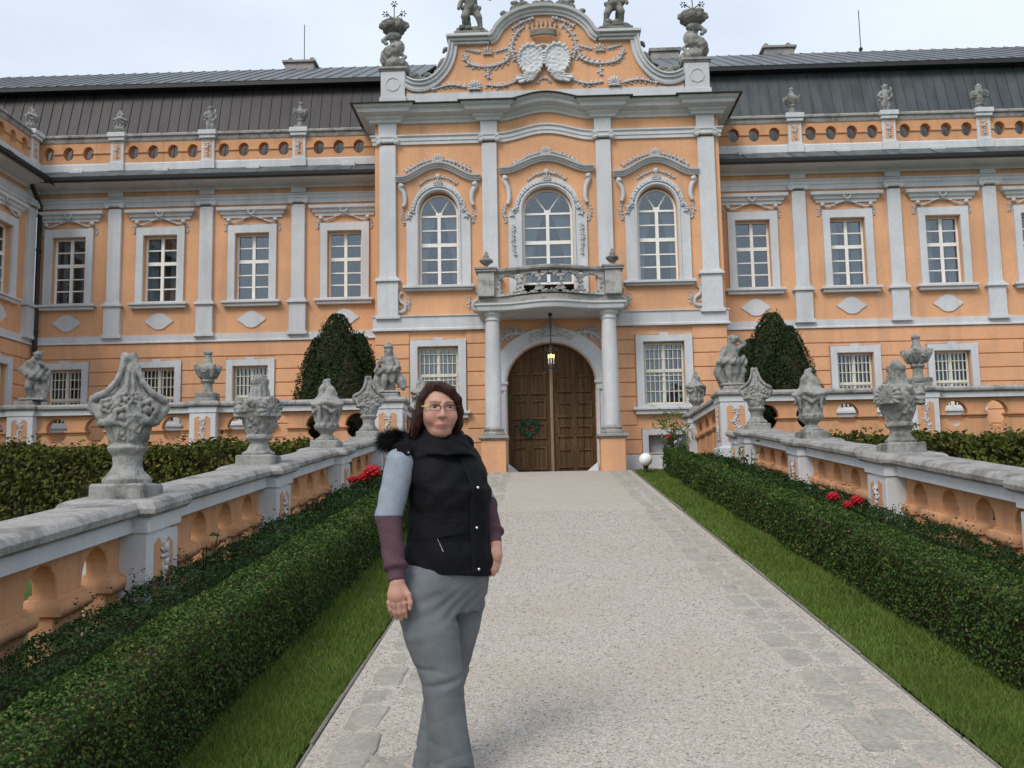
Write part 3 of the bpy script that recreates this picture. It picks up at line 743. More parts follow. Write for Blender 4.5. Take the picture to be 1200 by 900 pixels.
        MB().box(x0+.06, x1-.05, -.08, .34, 11.60, 11.66).box(x0+.04, x1-.02, -.13, .36, 11.662, 11.73).box(x0, x1, -.20, .38, 11.732, 11.80).build('gable_ledge', 'trim', gable, bevel=.008)
    full = [(-x, z) for x, z in crown] + [(x, z) for x, z in crown[::-1][1:]]
    MB().arc(full, [(-.34, -.08), (.05, -.08), (.06, -.03), (.10, -.02), (.11, .04), (.18, .06), (.20, .12), (-.34, .14)]).build('gable_crown', 'trim', gable, auto=radians(35))
    o = Orn(gable)
    for s in (-1, 1):
        o.garland(spline([(s*.75, 11.52), (s*.82, 11.22), (s*1.2, 11.08), (s*1.65, 11.15), (s*1.78, 11.42)], 5), .058, 0.01, seed=80)
        o.shell((s*1.25, 11.38), .14, .0, 7); o.garland([(s*1.42, 11.42), (s*1.75, 11.5)], .04, .01, seed=81); o.garland([(s*1.08, 11.42), (s*.8, 11.5)], .04, .01, seed=81)
        o.garland([(s*1.25, 11.05), (s*1.25, 10.8)], .05, .01, seed=82)
        o.garland(spline([(s*.62, 10.72), (s*.95, 10.62), (s*1.3, 10.66)], 4), .055, .01, seed=83); o.shell((s*1.55, 10.57), .17, .0, 9)
        o.garland(spline([(s*1.75, 10.62), (s*2.1, 10.68), (s*2.5, 10.58)], 4), .055, .01, seed=84)
        o.garland(spline([(s*.42, 12.0), (s*.62, 11.8), (s*.72, 11.5), (s*.64, 11.2)], 5), .055, .01, seed=85)
        o.garland(spline([(s*.2, 12.18), (s*.45, 12.1), (s*.7, 11.95)], 4), .06, .01, seed=86)
    o.garland([(.14*cos(t), 10.66+.12*sin(t)) for t in np.linspace(0, pi, 8)], .035, .01, seed=87)
    o.build('stucco_ornament', 'white_stucco', gable, smooth=True)
    # crown over the arms
    m = MB()
    m.add([(x*q, -.16*sqrt(max(0, 1-(x/.30)**2))-.02, z) for z, q in ((11.72, 1.0), (11.86, 1.1)) for x in np.linspace(-.28, .28, 11)], [[k, k+1, 12+k, 11+k] for k in range(10)])
    for k in range(7):
        x = -.3+.1*k; m.blob((x, -.16*sqrt(max(0, 1-(x/.36)**2))-.02, 11.93+.02*(k % 2)), (.035, .035, .065)); m.blob((x, -.14*sqrt(max(0, 1-(x/.36)**2))-.02, 12.02), (.022, .022, .025))
    m.tube([(x, -.17*sqrt(max(0, 1-(x/.32)**2))-.02, 11.73) for x in np.linspace(-.29, .29, 9)], .03, 6)
    m.build('stone_crown', 'stone_dark', gable)
    # the roof behind the gable
    MB().add([(-HW, .4, 10.0), (HW, .4, 10.0), (HW, 3.4, 10.0), (-HW, 3.4, 10.0), (-2.2, 1.2, 11.2), (2.2, 1.2, 11.2), (2.2, 2.8, 11.2), (-2.2, 2.8, 11.2)], [(0,1,5,4), (1,2,6,5), (2,3,7,6), (3,0,4,7), (4,5,6,7), (3,2,1,0)]).build('roof', 'roof_left', T)
    return T, gable
def grille_at(parent, cx, cy, z0, w, h, cols, rows, thick):
    m = MB(); x0, x1 = cx-w+.04, cx+w-.04
    for k in range(cols+1):
        x = x0+(x1-x0)*k/cols; t = .009 if k not in (0, cols//2, cols) else .02
        m.box(x-t, x+t, cy-.012, cy, z0+.02, z0+h-.02)
    for z in rows: m.box(x0, x1, cy-.020, cy-.006, z0+z-.009, z0+z+.009)
    for a, b in thick: m.box(x0, x1, cy-.026, cy-.004, z0+a, z0+b)
    return m.build('grille', 'grille_white', parent)
PAV, GABLE = gate_pavilion()

# ------------------------------------------------------------------ the wings
def cloud_loop(cx, cz, w, h):
    return [(cx+w*cos(t)*(1+.10*cos(4*t)), cz+h*sin(t)*(1-.25*cos(2*t))) for t in np.linspace(0, 2*pi, 29)[:-1]]
def wing(name, label, at, rotz, x0, x1, bays, pils, roofmat, seam=.25, roofx=None, pipes=(), curt=()):
    T = thing(name, label, 'building', at, org=(0, 0, ZB), rotz=rotz)
    holes = []
    for c in bays: holes += [rect(c-.39, c+.39, 6.14, 7.70), rect(c-.40, c+.40, 3.36, 4.61)]
    MB().plate(rect(x0, x1, ZB-.05, 9.0), holes, 0, .34).build('wall', 'orange', T)
    zs = [2.35+.3115*k for k in range(10)]; zs[-1] = 5.18
    courses(T, x0, x1, zs, [(c-.56, c+.56, 3.18, 4.80) for c in bays]+[(c-.33, c+.33, 2.55, 3.06) for c in bays])
    MB().box(x0, x1, -.06, .01, ZB-.04, 2.34).build('plinth', 'trim', T, bevel=.01)
    line = [(x0, 0, 0), (x1, 0, 0)]
    MB().sweep(line, [(-.03, 5.18), (.07, 5.18), (.07, 5.21), (.045, 5.23), (.045, 5.36), (-.03, 5.38)]).build('string_course', 'trim', T)
    MB().sweep(line, [(-.03, 8.38), (.045, 8.38), (.045, 8.48), (.065, 8.49), (.065, 8.56), (.09, 8.585), (.09, 8.61), (-.03, 8.62)]).build('architrave', 'trim', T)
    MB().sweep(line, [(-.03, 8.74), (.06, 8.74), (.08, 8.80), (.22, 8.84), (.46, 8.86), (.46, 8.88), (.48, 8.91), (-.03, 8.93)]).build('cornice', 'trim', T, auto=radians(35))
    # gutter, lead apron
    MB().sweep(line, [(.47, 8.915), (.50, 8.86), (.56, 8.845), (.61, 8.87), (.62, 8.94), (.60, 8.945), (.49, 8.93)]).build('gutter', 'gutter', T)
    ap = MB().sweep(line, [(-.05, 8.935), (.49, 8.935), (.55, 8.955), (.02, 9.26), (-.05, 9.26)]).build('eaves_apron', 'apron', T)
    key = ('apanel',)
    if key not in WCACHE: WCACHE[key] = MB().add([(-.52, -.545, 8.962), (.52, -.545, 8.962), (.52, -.02, 9.264), (-.52, -.02, 9.264), (-.52, -.55, 8.985), (.52, -.55, 8.975), (.52, -.02, 9.276), (-.52, -.02, 9.286)], [(0,1,2,3), (4,7,6,5), (0,4,5,1), (1,5,6,2), (2,6,7,3), (3,7,4,0)]).mesh('apron_sheet', 'apron')
    k = x0+.53
    while k < x1-.5: inst('apron_sheet', WCACHE[key], ap, (k, 0, 0)); k += 1.06
    for x in pils:
        pilaster(T, x, 6.16, 8.34, .155, .085, 5.38, .19, .18)
        MB().box(x-.175, x+.175, -.085, .01, 8.625, 8.738).build('frieze_block', 'trim', T, bevel=.005)
    # parts that are alike in every bay share their meshes
    if 'bay' not in WCACHE:
        B = {}
        m = MB().plate(rect(-.56, .56, 6.11, 7.89), [rect(-.392, .392, 6.142, 7.698)], -.065, .02); B['window_surround'] = m.mesh('window_surround', 'trim', bevel=.008)
        m = MB().box(-.68, .68, -.17, .02, 6.05, 6.105).box(-.63, .63, -.12, .02, 5.98, 6.05); B['sill'] = m.mesh('sill', 'trim', bevel=.008)
        m = MB().sweep([(-.64, .02, 0), (-.64, 0, 0), (.64, 0, 0), (.64, .02, 0)], [(-.02, 8.06), (.04, 8.06), (.05, 8.12), (.09, 8.14), (.10, 8.20), (.16, 8.22), (.17, 8.27), (.17, 8.285), (-.02, 8.30)]); B['hood_mould'] = m.mesh('hood_mould', 'trim')
        m = MB()
        for s in (-1, 1):
            m.garland([(0, 8.10), (s*.2, 8.04), (s*.42, 7.94), (s*.53, 7.96)], .036, -.04, leafy=0, seed=5); m.blob((s*.54, -.07, 8.0), .06)
            m.garland([(s*.60, 7.95), (s*.63, 7.75)], .035, 0., seed=6)
        m.tube([(.075*cos(t), -.14, 8.19+.075*sin(t)) for t in np.linspace(0, 2*pi, 13)], .02, 5)
        B['garland'] = m.mesh('garland', 'white_stucco', smooth=True)
        m = MB().plate(cloud_loop(0, 5.69, .30, .155), (), -.022, .02); B['cloud_panel'] = m.mesh('cloud_panel', 'trim', bevel=.006)
        lp = [(-.55, 3.32), (.55, 3.32), (.55, 4.77), (.10, 4.77), (.09, 4.80), (-.09, 4.80), (-.10, 4.77), (-.55, 4.77)]
        m = MB().plate(lp, [rect(-.402, .402, 3.362, 4.608)], -.075, .02); B['low_surround'] = m.mesh('window_surround', 'trim', bevel=.008)
        m = MB().box(-.63, .63, -.17, .02, 3.25, 3.315).box(-.58, .58, -.12, .02, 3.17, 3.25); B['low_sill'] = m.mesh('sill', 'trim', bevel=.008)
        m = MB().plate(cloud_loop(0, 2.80, .27, .15), (), -.03, .02); B['low_cloud'] = m.mesh('cloud_panel', 'trim', bevel=.006)
        WCACHE['bay'] = B
    B = WCACHE['bay']
    for i, c in enumerate(bays):
        window(T, 'wing', (c, .13, 6.14), curtain=2 if i in curt else None)
        for n in ('window_surround', 'sill', 'hood_mould', 'garland', 'cloud_panel'): inst(n, B[n], T, (c, 0, 0))
        for n, nm in (('low_surround', 'window_surround'), ('low_sill', 'sill'), ('low_cloud', 'cloud_panel')): inst(nm, B[n], T, (c, 0, 0))
        wn = window(T, 'low_wing', (c, .12, 3.36))
        grille_at(wn, c, .10, 3.36, .40, 1.25, 8, [.2, .42, .82, 1.03], [(.54, .60)])
    # parapet
    edges = [x0]+sorted(pils)+[x1]
    MB().sweep([(x0, 0, 0), (x1, 0, 0)], [(-.34, 9.262), (.06, 9.262), (.06, 9.42), (.02, 9.46), (-.30, 9.46), (-.34, 9.42)]).build('parapet_base', 'trim', T, auto=radians(30))
    MB().sweep([(x0, 0, 0), (x1, 0, 0)], [(-.33, 9.96), (.03, 9.96), (.05, 10.0), (.05, 10.06), (.09, 10.08), (.09, 10.12), (.06, 10.15), (-.36, 10.15), (-.38, 10.10)]).build('parapet_coping', 'coping', T, auto=radians(30))
    for a, b in zip(edges, edges[1:]):
        cc = (a+b)/2; full = b-a > 1.6
        if a == x0 and not (x0 in pils) and abs(bays[0]-cc) > .3 or b == x1 and abs(cc-min(bays, key=lambda q: abs(q-cc))) > .3:
            cc = min(bays, key=lambda q: abs(q-cc))
        hs = []
        for off in (-.70, -.235, .235, .70):
            x = cc+off
            if a+.28 < x < b-.28 or (a == x0 and x0+.14 < x < b-.28) or (b == x1 and a+.28 < x < x1-.14):
                hs.append([(x+.13*cos(t)*(1+.0*cos(4*t)), 9.71+.165*sin(t)) for t in np.linspace(0, 2*pi, 17)[:-1]])
        pp = MB().plate(rect(a, b, 9.462, 9.958), hs, -.02, .18).build('parapet_panel', 'rail_orange', T)
        xs = sorted([h[0][0]-.13 for h in hs]); xs = [a+.15-.16]+xs+[b-.15+.16]
        for p, q in zip(xs, xs[1:]):
            if q-p > .27: MB().box(p+.115, q-.115, -.05, .0, 9.685, 9.735).build('impost', 'rail_orange', pp, bevel=.008)
        MB().box(cc-.16, cc+.16, -.12, .0, 9.20, 9.30).build('drain_block', 'trim', T, bevel=.01)
    if 'ppier' not in WCACHE:
        m = MB().box(-.155, .155, -.07, .22, 9.24, 9.97).box(-.18, .18, -.12, .25, 9.24, 9.45).box(-.185, .185, -.14, .26, 9.972, 10.05).box(-.21, .21, -.17, .29, 10.05, 10.16)
        WCACHE['ppier'] = m.mesh('parapet_pier', 'trim', bevel=.008)
        m = MB().plate(rect(-.09, .09, 9.52, 9.92), (), -.075, -.06); WCACHE['ppan'] = m.mesh('pier_panel', 'orange')
        m = MB().garland([(0, 9.56), (0, 9.88)], .045, -.075, seed=8); WCACHE['porn'] = m.mesh('stucco_ornament', 'white_stucco', smooth=True)
    for x in pils:
        p = inst('parapet_pier', WCACHE['ppier'], T, (x, 0, 0)); inst('pier_panel', WCACHE['ppan'], p, (x, 0, 0)); inst('stucco_ornament', WCACHE['porn'], p, (x, 0, 0))
    # mansard of standing-seam sheets
    rx0, rx1 = roofx or (x0, x1); y0, z0, y1, z1 = .62, 9.25, 1.40, 11.80; y2, z2, y3, z3 = 1.18, 11.92, 5.0, 13.98
    ro = MB().add([(rx0, y0+.03, z0), (rx1, y0+.03, z0), (rx0, y1+.03, z1), (rx1, y1+.03, z1), (rx0, y2+.1, z2-.03), (rx1, y2+.1, z2-.03), (rx0, y3, z3-.03), (rx1, y3, z3-.03), (rx0, y3+3.6, z2-.03), (rx1, y3+3.6, z2-.03), (rx0, y3+3.6, z0), (rx1, y3+3.6, z0)],
        [(0,1,3,2), (2,3,5,4), (4,5,7,6), (6,7,9,8), (8,9,11,10)]).build('roof', roofmat, T, normals=False)
    MB().box(rx0, rx1, y2-.06, y1+.02, z1-.01, z2-.035).build('roof_eave', 'gutter', ro)
    def panel(y0, z0, y1, z1, w, mat):
        d = Vector((0, y1-y0, z1-z0)).normalized(); n = Vector((0, -d.z, d.y))
        m = MB(); a, b = Vector((0, y0, z0)), Vector((0, y1, z1))
        def slab(xa, xb, t0, t1):
            V = [tuple(Vector((x, 0, 0))+p+n*t) for t in (t0, t1) for p in (a, b) for x in (xa, xb)]
            m.add(V, [(0,2,3,1), (4,5,7,6), (0,1,5,4), (2,6,7,3), (0,4,6,2), (1,3,7,5)])
        slab(-w/2+.012, w/2-.002, 0, .012); slab(-w/2-.010, -w/2+.008, 0, .032)
        return m.mesh('roof_sheet', mat)
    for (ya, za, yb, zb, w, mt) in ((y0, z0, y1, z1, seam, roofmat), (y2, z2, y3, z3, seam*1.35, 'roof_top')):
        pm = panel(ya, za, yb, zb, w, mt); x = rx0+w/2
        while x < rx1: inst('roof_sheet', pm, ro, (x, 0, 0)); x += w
    for x, za in pipes:
        m = MB().tube([(x, -.55, 8.86), (x, -.40, 8.70), (x, -.12, 8.45), (x, -.12, 5.6), (x, -.13, ZB)], .05, 8)
        for z in (7.4, 5.5, 4.0): m.tube([(x, -.12, z-.03), (x, -.12, z+.03)], .065, 8)
        m.build('downpipe', 'gutter', T, smooth=True)
    return T, ro
BAY = 2.135
LB = [-(4.65+BAY*k) for k in range(4)]; LPI = [-(5.715+BAY*k) for k in range(3)]
WL, ROL = wing('palace_wing', 'orange palace wing with dark brown roof, joined to the gatehouse and a downpipe corner', (AX, YW, ZB), 0, -11.85, -3.40, LB[::-1], LPI[::-1], 'roof_left', roofx=(-15.5, -3.0), pipes=[(-11.72, 0)], curt=(1,))
WR, ROR = wing('palace_wing', 'orange palace wing with blue-grey lead roof on the globe lamp side of the gatehouse', (AX, YW, ZB), 0, 3.40, 13.2, [-x for x in LB]+[4.65+4*BAY-.0] if False else [-x for x in LB], [-x for x in LPI]+[5.715+3*BAY], 'roof_right', roofx=(3.0, 15.5), curt=(1, 2))
WS, ROS = wing('palace_wing', 'projecting side wing of the orange palace, meeting the long wing at a downpipe', (AX-11.85, YW, ZB), radians(90), -8.6, -.02, [-1.45-BAY*k for k in range(3)][::-1], [-.32, -2.5, -4.65, -6.8][::-1], 'roof_left', roofx=(-8.6, -3.0))
def roof_bits():
    for T, x, w in ((WL, -6.95, .42), (WR, 6.75, .42)):
        c = MB().box(x-w, x+w, 4.75, 5.3, 13.6, 14.06).build('chimney', 'coping', T, bevel=.02)
        m = MB().box(x-w-.06, x+w+.06, 4.69, 5.36, 14.062, 14.12)
        for s in (-1, 1): m.tube([(x+s*w*.75+.09*cos(t), 5.0, 14.11+.2*sin(t)) for t in np.linspace(0, pi, 8)], .025, 5)
        m.build('chimney_cap', 'coping', c)
    for T, x, z in ((WL, -6.85, 15.3), (WR, 9.1, 15.2)):
        MB().tube([(x, 4.95, 13.9), (x, 4.95, z)], .012, 5).stack(x, 4.95, [(.04, 14.0), (.06, 14.04), (.025, 14.1)], False, 8).build('lightning_rod', 'iron', T)
    MB().box(3.1, 3.9, 4.6, 5.2, 13.5, 13.98).box(3.05, 3.95, 4.55, 5.25, 13.99, 14.08).build('chimney', 'coping', WR)
roof_bits()

# ------------------------------------------------------------------ drive, flagstones, edging, lawns
def lin(a, b, n): return [a+(b-a)*k/n for k in range(n+1)]
DRIVE = sheet('gravel_drive', PX0, PX1, [-14]+lin(1, YT, 8)+[20.46], rz, 'gravel', .0)
def strips():
    q = random.Random(3)
    for s, xe in ((-1, PX0), (1, PX1)):
        for row in range(2):
            y = 1.6+q.uniform(0, .2)
            while y < YT-.1:
                L = q.uniform(.24, .46); w = .185
                xa = xe-s*(.085+row*.195); xb = xa-s*(w+q.uniform(-.03, .025))
                cx, cy = (xa+xb)/2, y+L/2; hw, hl = abs(xb-xa)/2, L/2-.012
                z0 = q.uniform(-.007, .002)
                if s < 0 and q.random() < .22: y += L; continue            # gaps where gravel covers the stone
                n = 8; pts = []
                for ux, uy in ((1, 0), (1, .9), (.55, 1), (-.6, 1), (-1, .88), (-1, -.1), (-.9, -1), (.92, -.98)):
                    pts.append((cx+hw*ux*q.uniform(.86, 1.06), min(cy+hl*uy*q.uniform(.92, 1.04), YT-.01)))
                tilt = q.uniform(-.05, .05); rim = [q.uniform(-.012, .004) for _ in range(8)]; m = MB()
                zt = lambda x, yy: G*yy+.009+z0+tilt*(x-cx)
                V = [(x, yy, zt(x, yy)-.05) for x, yy in pts]+[(x, yy, zt(x, yy)-.006+rim[k]) for k, (x, yy) in enumerate(pts)]+[(cx+(x-cx)*.90, cy+(yy-cy)*.93, zt(x, yy)+rim[k]*.6) for k, (x, yy) in enumerate(pts)]
                F = [[k, (k+1) % n, n+(k+1) % n, n+k] for k in range(n)]+[[n+k, n+(k+1) % n, 2*n+(k+1) % n, 2*n+k] for k in range(n)]+[[2*n+k, 2*n+(k+1) % n, 3*n] for k in range(n)]; V.append((cx, cy, zt(cx, cy)+.003))
                m.add(V, F); m.build('flagstone', 'flag', DRIVE, at=(cx, cy, G*cy))
                y += L+q.uniform(.0, .05)
        y = 1.0
        while y < YT-.2:                                                   # thin stones set on edge between drive and lawn
            L = q.uniform(.4, .75); y2 = min(y+L, YT); dx = q.uniform(-.012, .012); h = q.uniform(.0, .024)
            x0, x1 = sorted((xe+s*.006+dx*.6, xe+s*.026+dx))
            V = [(x, yy, G*yy+z) for z in (-.06, h) for yy in (y+.006, y2-.006) for x in (x0, x1)]
            MB().add(V, [(0,2,3,1), (4,5,7,6), (0,1,5,4), (2,6,7,3), (0,4,6,2), (1,3,7,5)]).build('edging_stone', 'kerb', DRIVE, at=(xe, y, G*y), bevel=.006)
            y = y2
strips()
def pebbles():
    """loose stones lying on the drive, denser near the entrance"""
    Vb = np.array([(1,0,0),(-1,0,0),(0,1,0),(0,-1,0),(0,0,.6),(0,0,-.6)], float); Fb = np.array([(0,2,4),(2,1,4),(1,3,4),(3,0,4),(2,0,5),(1,2,5),(3,1,5),(0,3,5)])
    N = 34000; y = 2.9+(NR.random(N)**1.8)*10.0; x = PX0+.02+NR.random(N)*(PX1-PX0-.04)
    r = (.0025+.0045*NR.random(N)**2)*(1+.06*(y-3)); a = NR.random(N)*2*pi
    sc = np.stack([r*NR.uniform(.8, 1.5, N), r*NR.uniform(.7, 1.1, N), r*NR.uniform(.6, .9, N)], 1)
    V = Vb[None]*sc[:, None]; ca, sa = np.cos(a)[:, None], np.sin(a)[:, None]
    V = np.stack([V[..., 0]*ca-V[..., 1]*sa, V[..., 0]*sa+V[..., 1]*ca, V[..., 2]], 2)
    V += np.stack([x, y, G*y+r*.25], 1)[:, None]
    F = (Fb[None]+6*np.arange(N)[:, None, None]).reshape(-1, 3)
    o = inst('loose_gravel', mesh_np('loose_gravel', V.reshape(-1, 3), F, 'pebble'), DRIVE, (0, 0, 0)); o['kind'] = 'stuff'
pebbles()
LAWN = {}
for s, xa, xb in ((-1, RXL+.1, PX0-.045), (1, PX1+.045, RXR-.1)):
    LAWN[s] = sheet('lawn', xa, xb, [-12]+lin(1, YT, 6), rz, 'lawn_soil', -.006)
def grass(s, x0, x1):
    parts = []
    for ya, yb, dens, hgt, wid in ((2.2, 5.5, 16000, .034, .0045), (5.5, 9, 8000, .04, .007), (9, 13, 4000, .045, .011), (13, 19.4, 2200, .05, .016)):
        n = int((yb-ya)*(x1-x0)*dens); x = NR.uniform(x0, x1, n); y = NR.uniform(ya, yb, n)
        hh = hgt*NR.uniform(.5, 1.25, n)*(1+.3*np.sin(x*9+y*3)); a = NR.random(n)*2*pi; le = NR.normal(0, .5, (n, 2))*hh[:, None]
        b = np.stack([x, y, G*y-.006], 1); d = np.stack([np.cos(a), np.sin(a), a*0], 1)*wid*.5
        tip = b+np.concatenate([le, hh[:, None]], 1)
        parts.append(np.stack([b-d, b+d, tip], 1))
    V = np.concatenate(parts).reshape(-1, 3); F = np.arange(len(V)).reshape(-1, 3)
    o = inst('grass', mesh_np('grass', V, F, 'grass_blade'), None, (0, 0, 0))
    tag(o, 'short mown grass strip between the drive edging and the low hedge', 'grass', kind='stuff')
grass(-1, -1.60, PX0-.03); grass(1, PX1+.03, 2.42)

# ------------------------------------------------------------------ foliage
def leaves(P, N, L, W, spread=.8, upb=0.0):
    """one small leaf per point, facing about the normal"""
    n = len(P); nn = N+NR.normal(0, spread, (n, 3)); nn[:, 2] += upb; nn /= np.linalg.norm(nn, axis=1, keepdims=True)+1e-9
    t = NR.normal(0, 1, (n, 3)); u = np.cross(nn, t); u /= np.linalg.norm(u, axis=1, keepdims=True)+1e-9; w = np.cross(nn, u)
    L = np.asarray(L)*NR.uniform(.7, 1.25, n); W = np.asarray(W)*NR.uniform(.8, 1.2, n)
    V = np.stack([P-u*L[:, None]*.5, P+w*W[:, None]*.5+nn*(W*.12)[:, None], P+u*L[:, None]*.5, P-w*W[:, None]*.5+nn*(W*.12)[:, None]], 1)
    return V.reshape(-1, 3)
def quads(V): return np.arange(len(V)).reshape(-1, 4)
def wob(x, y, z): return np.sin(x*5.1+y*2.3)*.5+np.sin(y*4.7+z*6.1+1.3)*.6+np.sin(y*11.3+x*7+z*9)*.45+np.sin(y*23+z*17+x*13)*.3
def hedge(name, label, x0, x1, ya, yb, h, mat, amp, zones, zf=rz, shoots=0., group='box hedges along the drive', cat='hedge', core='twig_and_shade', lw=.6, skip=()):
    cx, cy = (x0+x1)/2, (ya+yb)/2
    T = thing(name, label, cat, (cx, (ya+yb)/2, zf(cy)), group)
    parts = []
    for a, b, dens, size in zones:
        a, b = max(a, ya), min(b, yb)
        if b <= a: continue
        W = x1-x0; per = h*2+W; endc = 0
        n = int((b-a)*per*dens); u = NR.random(n)*per; y = NR.uniform(a, b, n); dz = NR.random(n)
        side = np.where(u < h, 0, np.where(u < h+W, 1, 2))
        x = np.where(side == 0, x0, np.where(side == 1, x0+(u-h), x1)); z = np.where(side == 0, u, np.where(side == 1, h, u-h-W))
        nrm = np.zeros((n, 3)); nrm[side == 0, 0] = -1; nrm[side == 1, 2] = 1; nrm[side == 2, 0] = 1
        g = np.array([zf(q) for q in (a, b)]); zz = g[0]+(g[1]-g[0])*(y-a)/(b-a) if b > a else y*0
        rnd = .06*np.minimum(1, z/h)                                  # rounded shoulders, uneven clipping
        off = amp*wob(x, y, z)-NR.random(n)**2*size*2.2
        P = np.stack([x, y, z], 1)+nrm*off[:, None]
        sh = (NR.random(n) < .5*shoots) & (side == 1); P[sh, 2] += NR.random(sh.sum())*.07*(1+np.sin(P[sh, 1]*9))
        edge = np.minimum(x-x0, x1-x); P[:, 2] -= np.where(side == 1, np.maximum(0, .03-edge)*.7, 0)
        P[:, 0] += np.where(side != 1, np.sign(cx-x)*np.maximum(0, z-h+.04)*.6, 0)
        P[:, 2] += zz; parts.append(leaves(P, nrm, size, size*lw, .75, .25))
    for yy, sg in ((ya, -1), (yb, 1)):
        dens, size = (zones[0] if sg < 0 else zones[-1])[2:]; n = int((x1-x0)*h*dens)
        P = np.stack([NR.uniform(x0, x1, n), yy+sg*amp*NR.normal(0, 1, n)*.5, NR.random(n)*h+zf(yy)], 1)
        parts.append(leaves(P, np.tile((0., sg, 0.), (n, 1)), size, size*lw, .75, .25))
    V = np.concatenate(parts)-np.array(ORG[T.name])
    o = inst('foliage', mesh_np('foliage', V, quads(V), mat), T, ORG[T.name]); o['kind'] = 'stuff'
    m = MB(); e = amp*1.3+.035; ys = lin(ya+e, yb-e, max(2, int((yb-ya)/.8)))
    pth = [(cx, y, zf(y)) for y in ys]; hw = (x1-x0)/2-e
    m.sweep(pth, [(-hw, -.02), (hw, -.02), (hw, h-e-.05), (hw-.05, h-e), (-hw+.05, h-e), (-hw, h-e-.05)]).build('shade_core', core, T)  # solid dark filler inside the hedge, shade between leaves put into its colour
    return T
Z4 = ((1.4, 4.6, 7500, .019), (4.6, 7.5, 5200, .023), (7.5, 12, 2800, .031), (12, 20, 1500, .042))
hedge('box_hedge', 'clipped low box hedge beside the lawn strip on the side of the woman', -1.90, -1.56, 1.4, 18.7, .50, 'box_leaf', .012, Z4)
hedge('box_hedge', 'clipped low box hedge running from the white globe lamp beside the lawn', 2.36, 2.70, 1.4, 18.75, .48, 'box_leaf', .012, Z4)
hedge('shrub_border', 'dark green leafy border between hedge and balustrade on the side of the woman', -2.47, -2.06, 1.4, 17.2, .43, 'box_leaf_dark', .03, Z4, shoots=.5, group='leafy borders at the balustrade foot')
hedge('shrub_border', 'dark green leafy border at the balustrade foot behind the globe lamp hedge', 2.84, 3.17, 1.4, 17.5, .44, 'box_leaf_dark', .03, Z4, shoots=.5, group='leafy borders at the balustrade foot')
def xhedge(label, xa, xb, y0, y1, z1):
    """hornbeam hedge across the garden: built along Y, then turned"""
    h = z1-1.0
    T = hedge('hornbeam_hedge', label, -y1, -y0, xa, xb, h, 'hornbeam_leaf', .06, ((xa, xb, 1150, .072),), zf=lambda y: 1.0, group='hornbeam hedges in the side gardens', lw=.62, shoots=.4)
    T.rotation_euler[2] = -pi/2; T.location = ((xa+xb)/2, (y0+y1)/2, 1.0)
    return T
xhedge('yellow-green hornbeam hedge in the garden behind the flower basket vase', -14.0, -3.05, 12.4, 13.8, 2.30)
xhedge('yellow-green hornbeam hedge in the garden on the globe lamp side', 3.8, 14.0, 12.4, 13.8, 2.24)

def yew(label, x, y, z0, rad, top, seed):
    q = np.random.default_rng(seed)
    T = thing('yew_tree', label, 'tree', (x, y, z0), 'dark yew trees in front of the wings')
    H = top-z0; Vs = []; core = MB()
    lobes = [(0, 0, .72, 1.0)]+[(.42*cos(k*2*pi/5+seed), .36*sin(k*2*pi/5+seed), .56+.05*sin(k*3.1+seed), .78+.13*sin(k*2.3+seed)) for k in range(5)]
    for i, (ox, oy, fr_, fh) in enumerate(lobes):                      # several upright leaders grown together
        def rr(t, a): return rad*fr_*np.where(t < .35, .93+.07*np.sin(t/.35*pi/2), np.maximum(0, 1-((t-.35)/.67)**1.6)**.66)*(1+.08*np.sin(3*a+i)+.05*np.sin(7*a+31*t))
        h = H*fh; n = 9500; t = q.random(n)**.85; a = q.random(n)*2*pi
        r = rr(t, a)*(1-q.random(n)**2*.16)+.03*np.sin(a*11+t*23)*np.sin(t*37)
        c = np.array((ox*rad, oy*rad, .04))
        P = np.stack([r*np.cos(a), r*np.sin(a), t*h], 1)+c; N = np.stack([np.cos(a), np.sin(a), .7+a*0], 1)
        n2 = 110; t2 = q.random(n2); a2 = q.random(n2)*2*pi; r2 = rr(t2, a2)
        P2 = np.concatenate([np.stack([(r2+k*.012)*np.cos(a2), (r2+k*.012)*np.sin(a2), t2*h+k*.022], 1) for k in range(4)])+c
        N2 = np.tile(np.stack([np.cos(a2), np.sin(a2), .5+a2*0], 1), (4, 1))
        Vs += [leaves(P, N, .065, .024, .5, .3), leaves(P2, N2, .06, .022, .6, .3)]
        core.stack(x+ox*rad, y+oy*rad, [(.05, z0+.01)]+[(float(rr(np.array(tt), np.array(0.)))*.88, z0+.04+tt*h*.98) for tt in (.02, .15, .35, .55, .72, .86, .94)]+[(.03, z0+h*.98)], False, 12)
    V = np.concatenate(Vs)
    inst('crown', mesh_np('crown', V, quads(V), 'yew_leaf'), T, ORG[T.name])
    core.build('crown_shade_core', 'twig_and_shade', T)  # dark solids within the lobes, coloured as the shade behind the foliage
    MB().tube([(x, y, z0-.05), (x+.02, y, z0+.5), (x, y+.03, z0+H*.8)], .14, 8, .04).build('trunk', 'twig_and_shade', T)
    return T
yew('broad dark yew tree behind the balustrade next to the hatted statue', -3.86, 18.25, ZB, .98, 5.08, 4)
yew('broad dark yew tree behind the balustrade next to the statue with a raised arm', 4.45, 18.22, ZB, .96, 4.90, 9)

